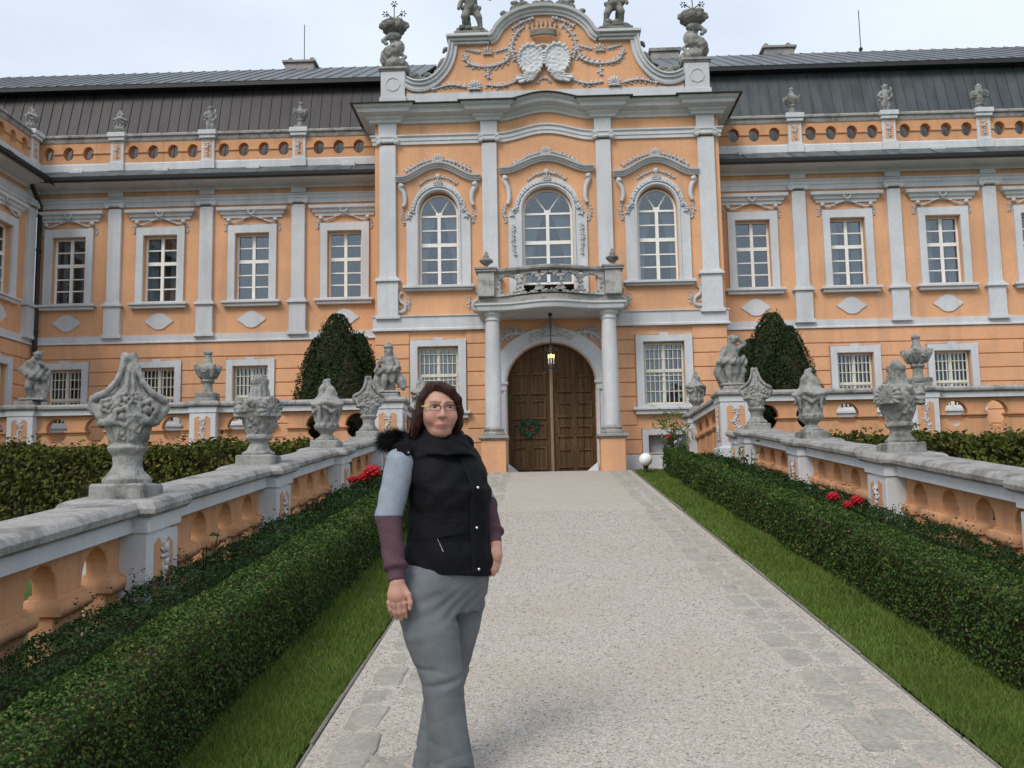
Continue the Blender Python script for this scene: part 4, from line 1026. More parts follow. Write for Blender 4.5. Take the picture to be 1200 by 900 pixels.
# ------------------------------------------------------------------ balustrades
def frame(A, B, zA, zB):
    A2, B2 = Vector(A), Vector(B); L = (B2-A2).length; d = (B2-A2)/L; n = Vector((d.y, -d.x)); sl = (zB-zA)/L
    return L, (lambda v: (A2.x+d.x*v[0]+n.x*v[1], A2.y+d.y*v[0]+n.y*v[1], zA+sl*v[0]+v[2])), sl
def arcade(T, A, B, zA, zB, n, low=-.15, round_=False, wall=.068, ow=.165, name='arcade_wall'):
    """one bay of pierced wall between two piers"""
    L, f, sl = frame(A, B, zA, zB); sp = L/n if not round_ else L/n; holes = []; cs = [sp*(k+.5) for k in range(n)]
    for c in cs:
        if round_:
            holes.append([(c+ow*cos(t)*(1 if sin(t) >= 0 else .96), .53+.225*sin(t)) for t in np.linspace(0, 2*pi, 25)[:-1]])
        else:
            top = [(c+ow*cos(t), .585+.175*sin(t)**.92) if sin(t) > 1e-6 else (c+ow*cos(t), .585) for t in np.linspace(0, pi, 11)]
            holes.append([(c-ow+.02, .08), (c+ow-.02, .08), (c+ow-.02, .46), (c+ow, .50)]+top+[(c-ow, .50), (c-ow+.02, .46)])
    m = MB().plate(rect(0, L, low, .80), holes, -wall, wall); m.v = [f(v) for v in m.v]
    w = m.build(name, 'rail_orange', T, bevel=.006 if not round_ else 0)
    zi = .50 if not round_ else .50
    pr = [(-.02, zi-.07), (.012, zi-.065), (.016, zi-.05), (.05, zi-.03), (.058, zi+.01), (.046, zi+.045), (.014, zi+.055), (.012, zi+.07), (-.02, zi+.07)] if not round_ else [(-.02, zi-.045), (.015, zi-.045), (.03, zi-.01), (.045, zi), (.045, zi+.03), (-.02, zi+.036)]
    gaps = [(0, cs[0]-ow)]+[(a+ow, b-ow) for a, b in zip(cs, cs[1:])]+[(cs[-1]+ow, L)]
    for i, (a, b) in enumerate(gaps):
        e = .004
        m = MB().sweep([(a+e, -wall, 0), (b-e, -wall, 0), (b-e, wall, 0), (a+e, wall, 0)], pr, closed=True)
        m.f += [[k*len(pr)+len(pr)-1 for k in range(4)], [k*len(pr) for k in range(4)]]
        m.v = [f(v) for v in m.v]; m.build('impost', 'rail_orange', w, auto=radians(50))
    c = MB().sweep([(0, 0, 0), (L, 0, 0)], [(-.155, .802), (.155, .802), (.155, .898), (-.155, .898)]); c.v = [f(v) for v in c.v]
    c.build('coping_band', 'trim', T)
    k = max(1, round(L/1.3))
    for i in range(k):                                                    # each coping stone
        a, b = L*i/k+(.003 if i else 0), L*(i+1)/k-(.003 if i < k-1 else 0); dz = R.uniform(-.003, .003)
        c = MB().sweep([(a, 0, dz), (b, 0, dz)], [(-.185, .90), (.185, .90), (.21, .92), (.215, .955), (.195, .985), (.16, 1.0), (-.16, 1.0), (-.195, .985), (-.215, .955), (-.21, .92)])
        c.v = [f(v) for v in c.v]; c.build('coping_stone', 'coping', T, auto=radians(35))
def pier(T, x, y, z, slope=0., h=.25, low=-.2, faces=(), plinth=True, tall=0., orn=True):
    """square pier; slope follows the ramp; faces = sides with an ornamented panel"""
    sh = lambda v: (v[0], v[1], v[2]+slope*(v[1]-y))
    p = MB().box(x-h, x+h, y-h, y+h, z+low, z+.80+tall).build('pier', 'trim', T, bevel=.008)
    m = MB().stack(x, y, [(h+.015, z+.80+tall), (h+.015, z+.90+tall)]); m.v = [sh(v) for v in m.v]; m.build('cap_band', 'trim', p)
    m = MB().stack(x, y, [(h+.04, z+.902+tall), (h+.065, z+.925+tall), (h+.07, z+.955+tall), (h+.05, z+.99+tall), (h+.02, z+1.004+tall)]); m.v = [sh(v) for v in m.v]
    m.build('cap', 'coping', p)
    if plinth: MB().box(x-.175, x+.175, y-.175, y+.175, z+.97+tall, z+1.085+tall).build('plinth', 'stone', p, bevel=.015)
    for fc in faces:
        d = {'+x': (1, 0), '-x': (-1, 0), '-y': (0, -1)}[fc]; t = (-d[1], d[0])
        fm = lambda v: (x+d[0]*(h-v[1])+t[0]*v[0], y+d[1]*(h-v[1])+t[1]*v[0], z+v[2])
        a, za, zb = h*.60, .12, .70+tall
        lp = [(-a, za), (a, za), (a, zb), (a*.55, zb+.04), (0, zb-.03), (-a*.55, zb+.04), (-a, zb)]
        m = MB().plate(lp, (), -.006, .004); m.v = [fm(v) for v in m.v]; m.build('panel', 'rail_orange', p)
        m = MB().garland(spline([(0, za+.02), (a*.25, za+.18), (-a*.2, za+.34), (a*.15, zb-.14), (0, zb-.01)], 4), a*.27, -.006, seed=int(abs(x*10)+y)); m.shell((0, zb-.08), a*.5, -.006, 5)
        m.v = [(v[0], v[1]*.6, v[2]) for v in m.v]
        m.v = [fm(v) for v in m.v]; m.build('stucco_ornament', 'white_stucco', p, smooth=True)
    return p
PY = [3.28, 6.25, 9.20, 12.15, 15.15]
def ramp_rail(X, inner, label):
    T = thing('ramp_balustrade', label, 'balustrade', (X, PY[0], G*PY[0])); dz = -.06
    for y in PY: pier(T, X, y, G*y+dz, G, .25, -.55, (inner,), plinth=y > 4)
    for a, b in zip(PY, PY[1:]): arcade(T, (X, a+.25), (X, b-.25), G*(a+.25)+dz, G*(b-.25)+dz, 4, -.5)
    pier(T, X-(.0 if X < 0 else .02), 16.0, G*16.0-.12, G, .20, -.6, (inner,), plinth=False)
    arcade(T, (X, 15.40), (X, 15.80), G*15.4+dz, G*15.8+dz, 1, -.5, ow=.11)
    return T
RL = ramp_rail(RXL, '+x', 'sloping orange balustrade of the ramp carrying the large flower basket vase')
RR = ramp_rail(RXR, '-x', 'sloping orange balustrade of the ramp behind the rose blooms and globe lamp hedge')
YTB = 17.0; ZT = 2.33
def terrace_rail(xs, sgn, label):
    T = thing('terrace_balustrade', label, 'balustrade', (xs[0], YTB, 1.0))
    for i, x in enumerate(xs): pier(T, x, YTB, ZT, 0, .235 if i else .26, -1.35, ('-y',)+((('+x' if sgn < 0 else '-x'),) if i == 0 else ()), plinth=True)
    for i, (a, b) in enumerate(zip(xs, xs[1:])):
        A, B = ((a+sgn*.24, YTB), (b-sgn*.24, YTB))
        if sgn < 0: A, B = B, A
        arcade(T, A, B, ZT, ZT, 4, -1.35, True, ow=.20)
    MB().box(xs[0]-.31, xs[0]+.31, YTB-.31, YTB+.31, .95, ZT+.02).build('pier_foot', 'trim', T, bevel=.02)
    return T
terrace_rail([-2.65, -5.93, -9.2, -12.4], -1, 'level terrace balustrade with round holes on the side of the draped putto statue')
terrace_rail([3.40, 6.66, 9.92, 13.1], 1, 'level terrace balustrade with round holes behind the globe lamp side garden')
def return_rail(A, B, label, inner):
    T = thing('return_balustrade', label, 'balustrade', (B[0], B[1], ZB))
    L, f, sl = frame(A, B, ZT, ZT-.2)
    arcade(T, f((.26, 0, 0))[:2], f((L-.2, 0, 0))[:2], f((.26, 0, 0))[2], f((L-.2, 0, 0))[2], 4, -.32, ow=.13)
    pier(T, B[0], B[1], ZT-.2, 0, .2, -.1, (inner,), plinth=True)
    return T
return_rail((-2.65, YTB), (-2.36, 19.15), 'short balustrade returning from the hatted statue towards the gatehouse', '+x')
return_rail((3.40, YTB), (3.12, 19.15), 'short balustrade returning from the raised-arm statue towards the gatehouse', '-x')

# ------------------------------------------------------------------ carved things: signed distance fields meshed by surface nets
def nets(fn, lo, hi, h, k=4, margin=1.0):
    lo = np.array(lo, float); n = (np.ceil((np.array(hi, float)-lo)/h/k).astype(int)+1)*k
    cs = h*k; nb = n//k
    g = [lo[i]+(np.arange(nb[i])+.5)*cs for i in range(3)]
    C = np.stack(np.meshgrid(*g, indexing='ij'), -1).reshape(-1, 3)
    dc = fn(C).reshape(nb); act = np.abs(dc) < cs*(.87+margin)
    D = np.repeat(np.repeat(np.repeat(np.where(dc < 0, -1., 1.).astype(np.float32), k, 0), k, 1), k, 2)
    D = np.pad(D, ((0, 1),)*3, mode='edge')
    M_ = np.zeros(D.shape, bool); bi = np.argwhere(act)
    for dx in range(k+1):
        for dy in range(k+1):
            for dz in range(k+1): M_[bi[:, 0]*k+dx, bi[:, 1]*k+dy, bi[:, 2]*k+dz] = True
    idx = np.argwhere(M_); D[M_] = fn(lo+idx*h)
    s = D < 0
    cnt = np.zeros(tuple(np.array(D.shape)-1), np.int8)
    for c in np.ndindex(2, 2, 2): cnt += s[c[0]:c[0]+cnt.shape[0], c[1]:c[1]+cnt.shape[1], c[2]:c[2]+cnt.shape[2]]
    cells = np.argwhere((cnt > 0) & (cnt < 8))
    vid = np.full(cnt.shape, -1, np.int32); vid[tuple(cells.T)] = np.arange(len(cells))
    acc = np.zeros((len(cells), 3)); num = np.zeros(len(cells))
    for ax in range(3):
        o1, o2 = [a for a in range(3) if a != ax]
        for a in (0, 1):
            for b in (0, 1):
                p = cells.copy(); p[:, o1] += a; p[:, o2] += b; q = p.copy(); q[:, ax] += 1
                d0, d1 = D[tuple(p.T)], D[tuple(q.T)]; m = (d0 < 0) != (d1 < 0)
                t = np.where(m, d0/np.where(d0 == d1, 1, d0-d1), 0)
                pt = p.astype(float); pt[:, ax] += t; acc += pt*m[:, None]; num += m
    V = lo+acc/np.maximum(num, 1)[:, None]*h
    F = []
    for ax in range(3):
        o1, o2 = (ax+1) % 3, (ax+2) % 3
        sl0 = [slice(None)]*3; sl1 = [slice(None)]*3; sl0[ax] = slice(0, -1); sl1[ax] = slice(1, None)
        e = np.argwhere(s[tuple(sl0)] != s[tuple(sl1)])
        e = e[(e[:, o1] > 0) & (e[:, o2] > 0) & (e[:, o1] < cnt.shape[o1]) & (e[:, o2] < cnt.shape[o2])]
        if not len(e): continue
        ids = []
        for a, b in ((-1, -1), (0, -1), (0, 0), (-1, 0)):
            c = e.copy(); c[:, o1] += a; c[:, o2] += b; ids.append(vid[tuple(c.T)])
        Q = np.stack(ids, 1); neg = s[tuple(e.T)]; Q[~neg] = Q[~neg][:, ::-1]; F.append(Q[(Q >= 0).all(1)])
    return V, np.concatenate(F)
def cap(P, a, b, r0, r1=None):
    a = np.array(a, float); b = np.array(b, float); r1 = r0 if r1 is None else r1; d = b-a
    t = np.clip(((P-a)@d)/max(1e-9, d@d), 0, 1)
    return np.linalg.norm(P-a-t[:, None]*d, axis=1)-(r0+(r1-r0)*t)
def chain(P, pts, rs, k=.02):
    d = None
    for i in range(len(pts)-1):
        q = cap(P, pts[i], pts[i+1], rs[i], rs[i+1]); d = q if d is None else smin(d, q, k)
    return d
def ell(P, c, r, R_=None):
    q = P-np.array(c, float)
    if R_ is not None: q = q@R_
    r = np.array(r, float); k0 = np.linalg.norm(q/r, axis=1); k1 = np.linalg.norm(q/(r*r), axis=1)
    return k0*(k0-1)/np.maximum(k1, 1e-6)
def smin(a, b, k):
    h = np.clip(.5+.5*(b-a)/k, 0, 1); return b+(a-b)*h-k*h*(1-h)
def tor(P, c, R0, r0, ax=1):
    q = P-np.array(c, float); o = [i for i in range(3) if i != ax]
    return np.hypot(np.hypot(q[:, o[0]], q[:, o[1]])-R0, q[:, ax])-r0
def boxd(P, c, b, r=.01):
    q = np.abs(P-np.array(c, float))-np.array(b, float)+r
    return np.linalg.norm(np.maximum(q, 0), axis=1)+np.minimum(q.max(1), 0)-r
def rotm(ax, a):
    return np.array(Matrix.Rotation(a, 3, ax))
def lathe(P, prof, gad=None):
    """body of revolution from (z, r); gad = (n, amp, z0, z1) flutes"""
    zs, rs = [np.array(c, float) for c in zip(*prof)]; rho = np.hypot(P[:, 0], P[:, 1]); z = P[:, 2]
    r = np.interp(z, zs, rs)
    if gad:
        a = np.arctan2(P[:, 1], P[:, 0])
        for n, amp, z0, z1 in gad:
            w = np.clip((z-z0)/.03, 0, 1)*np.clip((z1-z)/.03, 0, 1); r = r+amp*w*np.abs(np.cos(a*n/2))-amp*.5*w
    d = (rho-r)*.75
    return np.maximum(d, np.maximum(zs[0]-z, z-zs[-1]))
def nse(P, f, a): return a*(np.sin(P[:, 0]*f+1.3*np.sin(P[:, 1]*f*.7))*np.sin(P[:, 1]*f*1.1+.5)*np.sin(P[:, 2]*f*.9+np.sin(P[:, 0]*f*.6)))
def rosette(P, c, R0, sgn=-1):
    d = ell(P, c, (R0*.45, R0*.5, R0*.45)); q = P-np.array(c, float); a = np.arctan2(q[:, 2], q[:, 0])
    ring = np.hypot(np.hypot(q[:, 0], q[:, 2])-R0*(.82+.12*np.cos(5*a)), q[:, 1])-R0*.28
    return np.minimum(d, ring)
def sdA(P):
    X, Y, Z = P.T
    d = lathe(P, [(0, .16), (.03, .165), (.06, .135), (.12, .105), (.19, .110), (.225, .14), (.245, .15), (.27, .128), (.38, .16), (.46, .18), (.50, .10)], [(4, .03, -.05, .09), (9, .022, .27, .40)])
    w = np.interp(Z, [.34, .40, .45, .50, .54, .58, .63, .68, .74, .82, .87, .90], [.12, .165, .215, .25, .245, .185, .122, .085, .066, .060, .052, .02])
    t = np.interp(Z, [.34, .45, .55, .66, .80, .90], [.11, .135, .12, .07, .055, .02])
    q = (np.sqrt((X/w)**2+(Y/t)**2)-1)*np.minimum(w, t)*.7
    d = smin(d, np.maximum(q, np.maximum(.36-Z, Z-.90)), .02)
    Q = P.copy(); Q[:, 1] = -np.abs(Q[:, 1])
    for c, r in (((-.045, -.135, .335), .042), ((-.045, -.155, .450), .068), ((-.03, -.125, .570), .050), ((.130, -.120, .50), .074), ((.055, -.14, .39), .042), ((-.155, -.105, .53), .050), ((.05, -.125, .585), .04)):
        d = smin(d, rosette(Q, c, r), .003)
    for a, b, r in (((-.20, -.05, .46), (-.26, -.02, .55), .035), ((-.13, -.12, .42), (-.20, -.08, .41), .032), ((.20, -.05, .44), (.26, 0, .52), .036), ((.1, -.13, .42), (.19, -.1, .42), .03)):
        d = smin(d, cap(Q, a, b, r, r*.7), .015)
    for s in (-1, 1): d = smin(d, tor(P, (s*.235, 0, .53), .036, .026), .01)
    for s in (-1, 1): d = smin(d, chain(Q, [(s*.26, -.03, .58), (s*.17, -.06, .62), (s*.095, -.06, .70), (s*.055, -.045, .80), (s*.03-.01, -.02, .88)], [.026, .022, .020, .02, .03], .01), .012)
    d = smin(d, ell(P, (-.025, -.0, .872), (.045, .06, .035)), .01)
    for a, b in (((-.03, -.09, .62), (-.005, -.06, .78)), ((.03, -.08, .62), (.015, -.055, .76))): d = smin(d, cap(Q, a, b, .018, .01), .01)
    return d+nse(P, 55, .004)+nse(P, 140, .003)+.0025*np.cos(np.arctan2(Y, X)*26)*np.clip((.45-Z)/.1, 0, 1)*np.clip((Z-.26)/.05, 0, 1)
def sdB(P):
    X, Y, Z = P.T; a = np.arctan2(Y, X)
    d = lathe(P, [(0, .135), (.025, .14), (.06, .105), (.11, .082), (.14, .10), (.155, .128), (.185, .128), (.20, .105), (.30, .145), (.42, .185), (.49, .18), (.53, .13), (.56, .098), (.66, .078), (.68, .082), (.70, .09), (.73, .085), (.755, .055), (.79, .02)], [(4, .03, -.05, .05), (10, .02, .2, .34), (12, .016, .53, .68)])
    for k in range(3):                                   # scallop shells round the shoulder
        th = -pi/2+.5+k*2*pi/3; q = P@rotm('Z', th+pi/2); c = np.array((0, -.165, .43))
        v = q-c; ang = np.arctan2(v[:, 2], v[:, 0]); rr = np.hypot(v[:, 0], v[:, 2]); R0 = .095*(1+.05*np.cos(ang*9))
        sh = np.maximum(np.hypot(np.maximum(rr-R0, 0), v[:, 1]*.8+.02)-.032+.005*np.cos(ang*16), -(v[:, 2]+.07))
        d = smin(d, sh*.7, .012)
        th += pi/3; q = P@rotm('Z', th+pi/2)
        for i in range(11):                              # hanging bunches
            d = smin(d, np.linalg.norm(q-np.array((.03*sin(i*2.1), -.175+.006*i-.012*cos(i), .50-.028*i)), axis=1)-(.034-.0016*i), .006)
    d = smin(d, tor(P, (0, 0, .52), .135, .022, 2), .012)
    return d+nse(P, 60, .005)+nse(P, 130, .0025)
def sdC(P):
    X, Y, Z = P.T; a = np.arctan2(Y, X)
    zz = P.copy(); zz[:, 2] -= .014*np.cos(4*a)*np.clip((Z-.3)/.1, 0, 1)
    d = lathe(zz, [(0, .13), (.02, .135), (.045, .10), (.075, .07), (.11, .09), (.15, .135), (.19, .15), (.22, .138), (.32, .14), (.40, .165), (.43, .205), (.455, .215), (.475, .20), (.50, .165), (.54, .12), (.57, .08), (.60, .05)], [(4, .03, -.05, .04), (10, .028, .09, .21), (8, .02, .22, .40)])
    for k in range(4):
        th = k*pi/2+.4; q = P@rotm('Z', th)
        d = smin(d, chain(q, [(.10, -.15, .41), (0, -.165, .35), (-.10, -.15, .41)], [.02, .026, .02], .01), .012)
        d = smin(d, cap(q, (.11, -.14, .40), (.11, -.13, .27), .026, .014), .012)
    d = smin(d, chain(P, [(.02, 0, .55), (.045, -.01, .62), (.01, 0, .68), (-.015, 0, .73), (.02, 0, .755)], [.085, .06, .045, .035, .028], .02), .02)
    d = smin(d, chain(P, [(-.06, -.03, .55), (-.07, -.02, .63), (-.05, 0, .68)], [.05, .035, .03], .02), .02)
    d = smin(d, chain(P, [(.08, .02, .52), (.095, .0, .58), (.06, 0, .63)], [.05, .03, .02], .02), .02)
    return d+nse(P, 58, .004)+nse(P, 125, .002)
def sdE(P):
    X, Y, Z = P.T; a = np.arctan2(Y, X)
    d = lathe(P, [(.05, .13), (.11, .10), (.17, .085), (.26, .088), (.29, .125), (.31, .125), (.33, .11), (.42, .17), (.52, .215), (.57, .20), (.60, .14), (.64, .085), (.72, .060), (.78, .056), (.80, .075), (.83, .08), (.86, .06), (.885, .02)], [(8, .03, .33, .58), (10, .012, .6, .78)])
    d = np.minimum(d, boxd(P, (0, 0, .04), (.175, .175, .045)))
    for k in range(4):
        th = k*pi/2; q = P@rotm('Z', th); d = smin(d, rosette(q, (0, -.20, .50), .06), .01)
        q = P@rotm('Z', th+pi/4); d = smin(d, chain(q, [(0, -.16, .38), (0, -.22, .52), (0, -.245, .58), (0, -.21, .60)], [.03, .04, .032, .02], .01), .012)
    return d+nse(P, 60, .004)+nse(P, 120, .002)
def sdU(P):     # small balcony urn
    d = lathe(P, [(0, .075), (.02, .075), (.04, .04), (.08, .045), (.10, .075), (.15, .115), (.18, .13), (.20, .12), (.21, .075), (.235, .05), (.25, .06), (.28, .055), (.31, .035), (.35, .03), (.38, .01)], [(8, .02, .09, .2)])
    for k in range(4): d = smin(d, np.linalg.norm(P@rotm('Z', k*pi/2+.5)-np.array((0, -.12, .17)), axis=1)-.035, .015)
    return d+nse(P, 80, .004)
def cloth(P, f=48, a=.008): return a*np.sin(P[:, 0]*f+6*np.sin(P[:, 2]*7)+P[:, 1]*f*.7)
def sdP(P, J):
    """a putto: J holds joints; soft joined body with a drape"""
    d = None
    def add(x, k=.025):
        nonlocal d; d = x if d is None else smin(d, x, k)
    hd = J['head']; add(ell(P, hd, (.062, .066, .072))); add(ell(P, (hd[0], hd[1]-.058, hd[2]-.012), (.02, .022, .02)), .015)
    add(cap(P, (hd[0], hd[1]+.01, hd[2]-.05), J['neck'], .034, .045))
    for e in (-1, 1): add(ell(P, (hd[0]+e*.026, hd[1]-.05, hd[2]+.008), (.02, .014, .014)), .008)
    add(ell(P, (hd[0], hd[1]-.045, hd[2]-.045), (.032, .025, .02)), .015)
    for i in range(14):
        t = i*2.4; z = .06-.007*i; add(np.linalg.norm(P-np.array((hd[0]+.062*cos(t), hd[1]+.018+.05*sin(t)*(1 if sin(t) > 0 else .5), hd[2]+z-.01)), axis=1)-.024, .008)
    add(chain(P, [J['neck'], J['chest'], J['belly'], J['pelvis']], [.06, .098, .094, .098], .03), .04)
    for s in ('l', 'r'):
        add(chain(P, [J['sh'+s], J['el'+s], J['ha'+s]], [.046, .038, .026], .01), .025); add(np.linalg.norm(P-np.array(J['ha'+s]), axis=1)-.032, .01)
        add(chain(P, [J['hi'+s], J['kn'+s], J['an'+s]], [.075, .055, .036], .015), .03); an = J['an'+s]
        add(cap(P, (an[0], an[1], an[2]-.015), (an[0]+J.get('toe', 0), an[1]-.07, an[2]-.03), .032, .024), .012)
    dr = None
    for pts, rs in J['drape']:
        q = chain(P, pts, rs, .03)+cloth(P, J.get('fold', 60)); dr = q if dr is None else smin(dr, q, .03)
    if dr is not None: add(dr, .012)
    if 'hat' in J: h = J['hat']; add(ell(P, h, (.085, .08, .05))+nse(P, 90, .006), .01); add(ell(P, (h[0], h[1], h[2]+.035), (.06, .055, .045)), .01)
    return d+nse(P, 60, .0035)
BASEJ = dict(head=(0, -.03, .745), neck=(0, 0, .66), chest=(0, 0, .57), belly=(.01, -.015, .46), pelvis=(.01, 0, .38), shl=(-.105, 0, .60), shr=(.105, 0, .60), hil=(-.05, 0, .36), hir=(.06, 0, .36), knl=(-.055, -.03, .20), knr=(.07, -.01, .20), anl=(-.05, 0, .045), anr=(.06, .03, .045))
def J(**k): d = dict(BASEJ); d.update(k); return d
J_RAISED = J(head=(.02, -.035, .75), elr=(.215, -.02, .665), har=(.10, -.06, .765), ell=(-.15, -.03, .49), hal=(-.21, -.06, .38), anr=(.05, .06, .045), knr=(.05, .0, .2),
    drape=[([(.16, .03, .40), (.02, -.08, .38), (-.14, -.04, .40), (-.20, .0, .36)], [.06, .05, .055, .05]), ([(-.18, .03, .38), (-.20, .05, .22), (-.13, .06, .05)], [.06, .075, .085]), ([(.15, .05, .40), (.17, .06, .24), (.12, .07, .06)], [.055, .06, .075]), ([(.2, .02, .45), (.21, .03, .36)], [.04, .05]), ([(0, .08, .35), (0, .08, .05)], [.09, .1])])
J_HAT = J(head=(.0, -.03, .71), hat=(-.005, -.02, .80), ell=(-.17, -.03, .50), hal=(-.20, -.07, .41), elr=(.16, -.03, .50), har=(.17, -.1, .44), knl=(-.07, -.09, .21), anl=(-.09, -.06, .045), knr=(.06, -.05, .2),
    drape=[([(-.19, -.02, .37), (0, -.10, .39), (.17, -.04, .41)], [.06, .06, .055]), ([(-.15, .05, .42), (-.19, .05, .2), (-.15, .04, .05)], [.06, .08, .09]), ([(.14, .05, .35), (.21, .03, .2), (.25, .0, .1)], [.06, .085, .06]), ([(0, .09, .4), (0, .09, .05)], [.1, .11])])
J_DRAPED = J(head=(.06, -.04, .74), ell=(-.20, -.02, .49), hal=(-.10, -.09, .41), elr=(.19, -.03, .52), har=(.12, -.10, .60), knl=(-.06, -.08, .21), fold=50,
    drape=[([(-.16, -.02, .50), (0, -.09, .40), (.16, -.03, .36)], [.06, .07, .07]), ([(.08, 0, .60), (.17, .03, .45), (.17, .03, .25), (.14, .03, .05)], [.06, .08, .085, .08]), ([(-.02, -.04, .6), (.1, -.06, .42)], [.085, .09]), ([(0, .09, .5), (0, .09, .05)], [.1, .11])])
J_SMALL = J(ell=(-.17, -.05, .50), hal=(-.10, -.10, .42), elr=(.17, -.04, .50), har=(.14, -.12, .58), drape=[([(-.12, .0, .38), (.1, -.04, .36)], [.06, .06]), ([(0, .06, .5), (.02, .07, .05)], [.09, .09]), ([(.14, -.1, .66), (.16, -.1, .40)], [.03, .04])])
J_STRIDE = J(knl=(-.10, -.09, .21), anl=(-.11, .02, .045), knr=(.13, -.03, .21), anr=(.16, .03, .045), elr=(.22, -.05, .56), har=(.33, -.10, .50), ell=(-.18, -.0, .48), hal=(-.2, -.08, .36),
    drape=[([(-.12, .02, .40), (.02, -.08, .38), (.13, .0, .38)], [.05, .05, .05]), ([(-.06, .12, .55), (-.1, .13, .3), (-.06, .1, .08)], [.06, .07, .06])])
SDM = {}
def carved(key):
    if key not in SDM:
        fn, lo, hi, h, mat = {
            'A': (sdA, (-.33, -.26, -.01), (.33, .26, .93), .0062, 'stone'), 'B': (sdB, (-.27, -.27, -.01), (.27, .27, .82), .007, 'stone'),
            'C': (sdC, (-.26, -.26, -.01), (.26, .26, .80), .009, 'stone'), 'E': (sdE, (-.30, -.30, -.02), (.30, .30, .92), .012, 'stone'),
            'U': (sdU, (-.18, -.18, -.01), (.18, .18, .40), .011, 'stone_dark'),
            'raised': (lambda P: sdP(P, J_RAISED), (-.36, -.24, -.03), (.34, .26, .90), .0105, 'stone'), 'hat': (lambda P: sdP(P, J_HAT), (-.36, -.26, -.03), (.38, .28, .95), .0105, 'stone'),
            'draped': (lambda P: sdP(P, J_DRAPED), (-.34, -.24, -.03), (.34, .28, .90), .0105, 'stone'), 'small': (lambda P: sdP(P, J_SMALL), (-.30, -.26, -.03), (.30, .24, .90), .014, 'stone'),
            'stride': (lambda P: sdP(P, J_STRIDE), (-.40, -.26, -.03), (.44, .28, .90), .014, 'stone_dark'),
            'dolphin': (sdDolphin, (-.40, -.36, -.02), (.40, .36, 1.0), .017, 'stone'), 'basin': (sdBasin, (-.42, -.42, -.02), (.42, .42, .46), .018, 'stone_dark'),
            'arms': (sdArms, (-.85, -.16, -.75), (.85, .10, .62), .016, 'trim'),
        }[key]
        V, F = nets(fn, lo, hi, h); SDM[key] = mesh_np('carving', V, F, mat, True)
    return SDM[key]
def sdDolphin(P):
    pts = []; rs = []
    for k in range(26):
        t = k/25; a = 2.6*pi*t+.6; r = .16*(1-t*.75)+.03; pts.append((r*cos(a), r*sin(a)*.8, .10+.78*t)); rs.append(.155*(1-t)**.6+.06)
    d = chain(P, pts, rs, .03)
    d = smin(d, ell(P, (.03, -.08, .16), (.23, .20, .17)), .05)
    d = smin(d, chain(P, [(-.20, -.05, .72), (-.26, -.05, .80), (-.19, -.05, .86), (-.06, 0, .90)], [.05, .05, .05, .09], .03), .03)
    d = smin(d, chain(P, [(.18, -.08, .42), (.26, -.05, .36), (.22, -.1, .28)], [.05, .05, .04], .03), .03)
    d = smin(d, lathe(P, [(.82, .10), (.88, .15), (.94, .16), (.97, .13)]), .03)
    return d+nse(P, 24, .02)+nse(P, 50, .01)
def sdBasin(P):
    a = np.arctan2(P[:, 1], P[:, 0])
    d = lathe(P, [(0, .10), (.05, .17), (.14, .27), (.22, .30), (.25, .285), (.30, .30), (.36, .24), (.42, .12), (.44, .02)], [(7, .07, .03, .40)])
    for s in (-1, 1): d = smin(d, chain(P, [(s*.26, -.03, .18), (s*.34, -.03, .22), (s*.34, -.03, .29)], [.05, .04, .03], .02), .02)
    return d+nse(P, 30, .012)+nse(P, 70, .006)
def sdArms(P):
    X, Y, Z = P.T; d = None
    for s in (-1, 1):
        x = X-s*.29; z = Z-.07; an = np.arctan2(z, x)
        w = 1+.035*np.cos(an*22)
        k0 = np.hypot(x/(.275*w), z/(.44*w)); base = np.maximum((k0-1)*.27, np.abs(Y)-.045-.009*np.sin(X*31+2.2*np.sin(Z*13))*np.sin(Z*27+2*np.sin(X*17)))
        rim = np.hypot((k0-1.0)*.29, Y+.05)-.038-.010*np.cos(an*22)
        q = smin(base, rim, .02)
        tl = chain(P, [(s*.22, -.02, -.30), (s*.35, -.02, -.50), (s*.50, -.03, -.58), (s*.60, -.03, -.50)], [.15, .14, .10, .06], .05)
        tl = np.maximum(tl, np.abs(Y)-.07)+.012*np.cos(np.arctan2(Z+.5, x)*14)
        q = smin(q, tl, .03); d = q if d is None else np.minimum(d, q)
    d = np.minimum(d, tor(P, (0, -.04, .40), .10, .035)); return d+nse(P, 45, .007)
def place(name, key, label, cat, at, scale=1., rotz=0., group=None, parts=None):
    me = carved(key)
    if parts is None:
        o = inst(name, me, None, at); o.scale = (scale*(.9 if key == 'A' else 1), scale*(.9 if key == 'A' else 1), scale); o.rotation_euler[2] = rotz; return tag(o, label, cat, group)
    T = thing(name, label, cat, at, group, org=(0, 0, 0), rotz=rotz); T.scale = (scale,)*3
    inst('figure', me, T, (0, 0, 0))
    if parts == 'base':
        if 'sb' not in SDM: SDM['sb'] = MB().frustum(0, .02, -.005, .03, .20, .17, .18, .15).mesh('base', 'stone', bevel=.01)
        inst('base', SDM['sb'], T, (0, 0, 0))
    return T
zt = lambda y: G*y+1.024
VG = 'carved stone vases on the balustrades'
place('stone_vase', 'A', 'large stone flower basket vase with tall curled peak, on the pier beside the woman\'s hedge', 'vase', (RXL, PY[1], zt(PY[1])), .95, radians(24), VG)
place('stone_vase', 'B', 'stone vase with shells and cone neck standing next along from the large flower basket', 'vase', (RXL, PY[2], zt(PY[2])), 1.0, radians(20), VG)
place('stone_vase', 'C', 'fluted covered stone vase with wavy rim between the shell vase and the fur hood', 'vase', (RXL, PY[3], zt(PY[3])), 1.02, radians(10), VG)
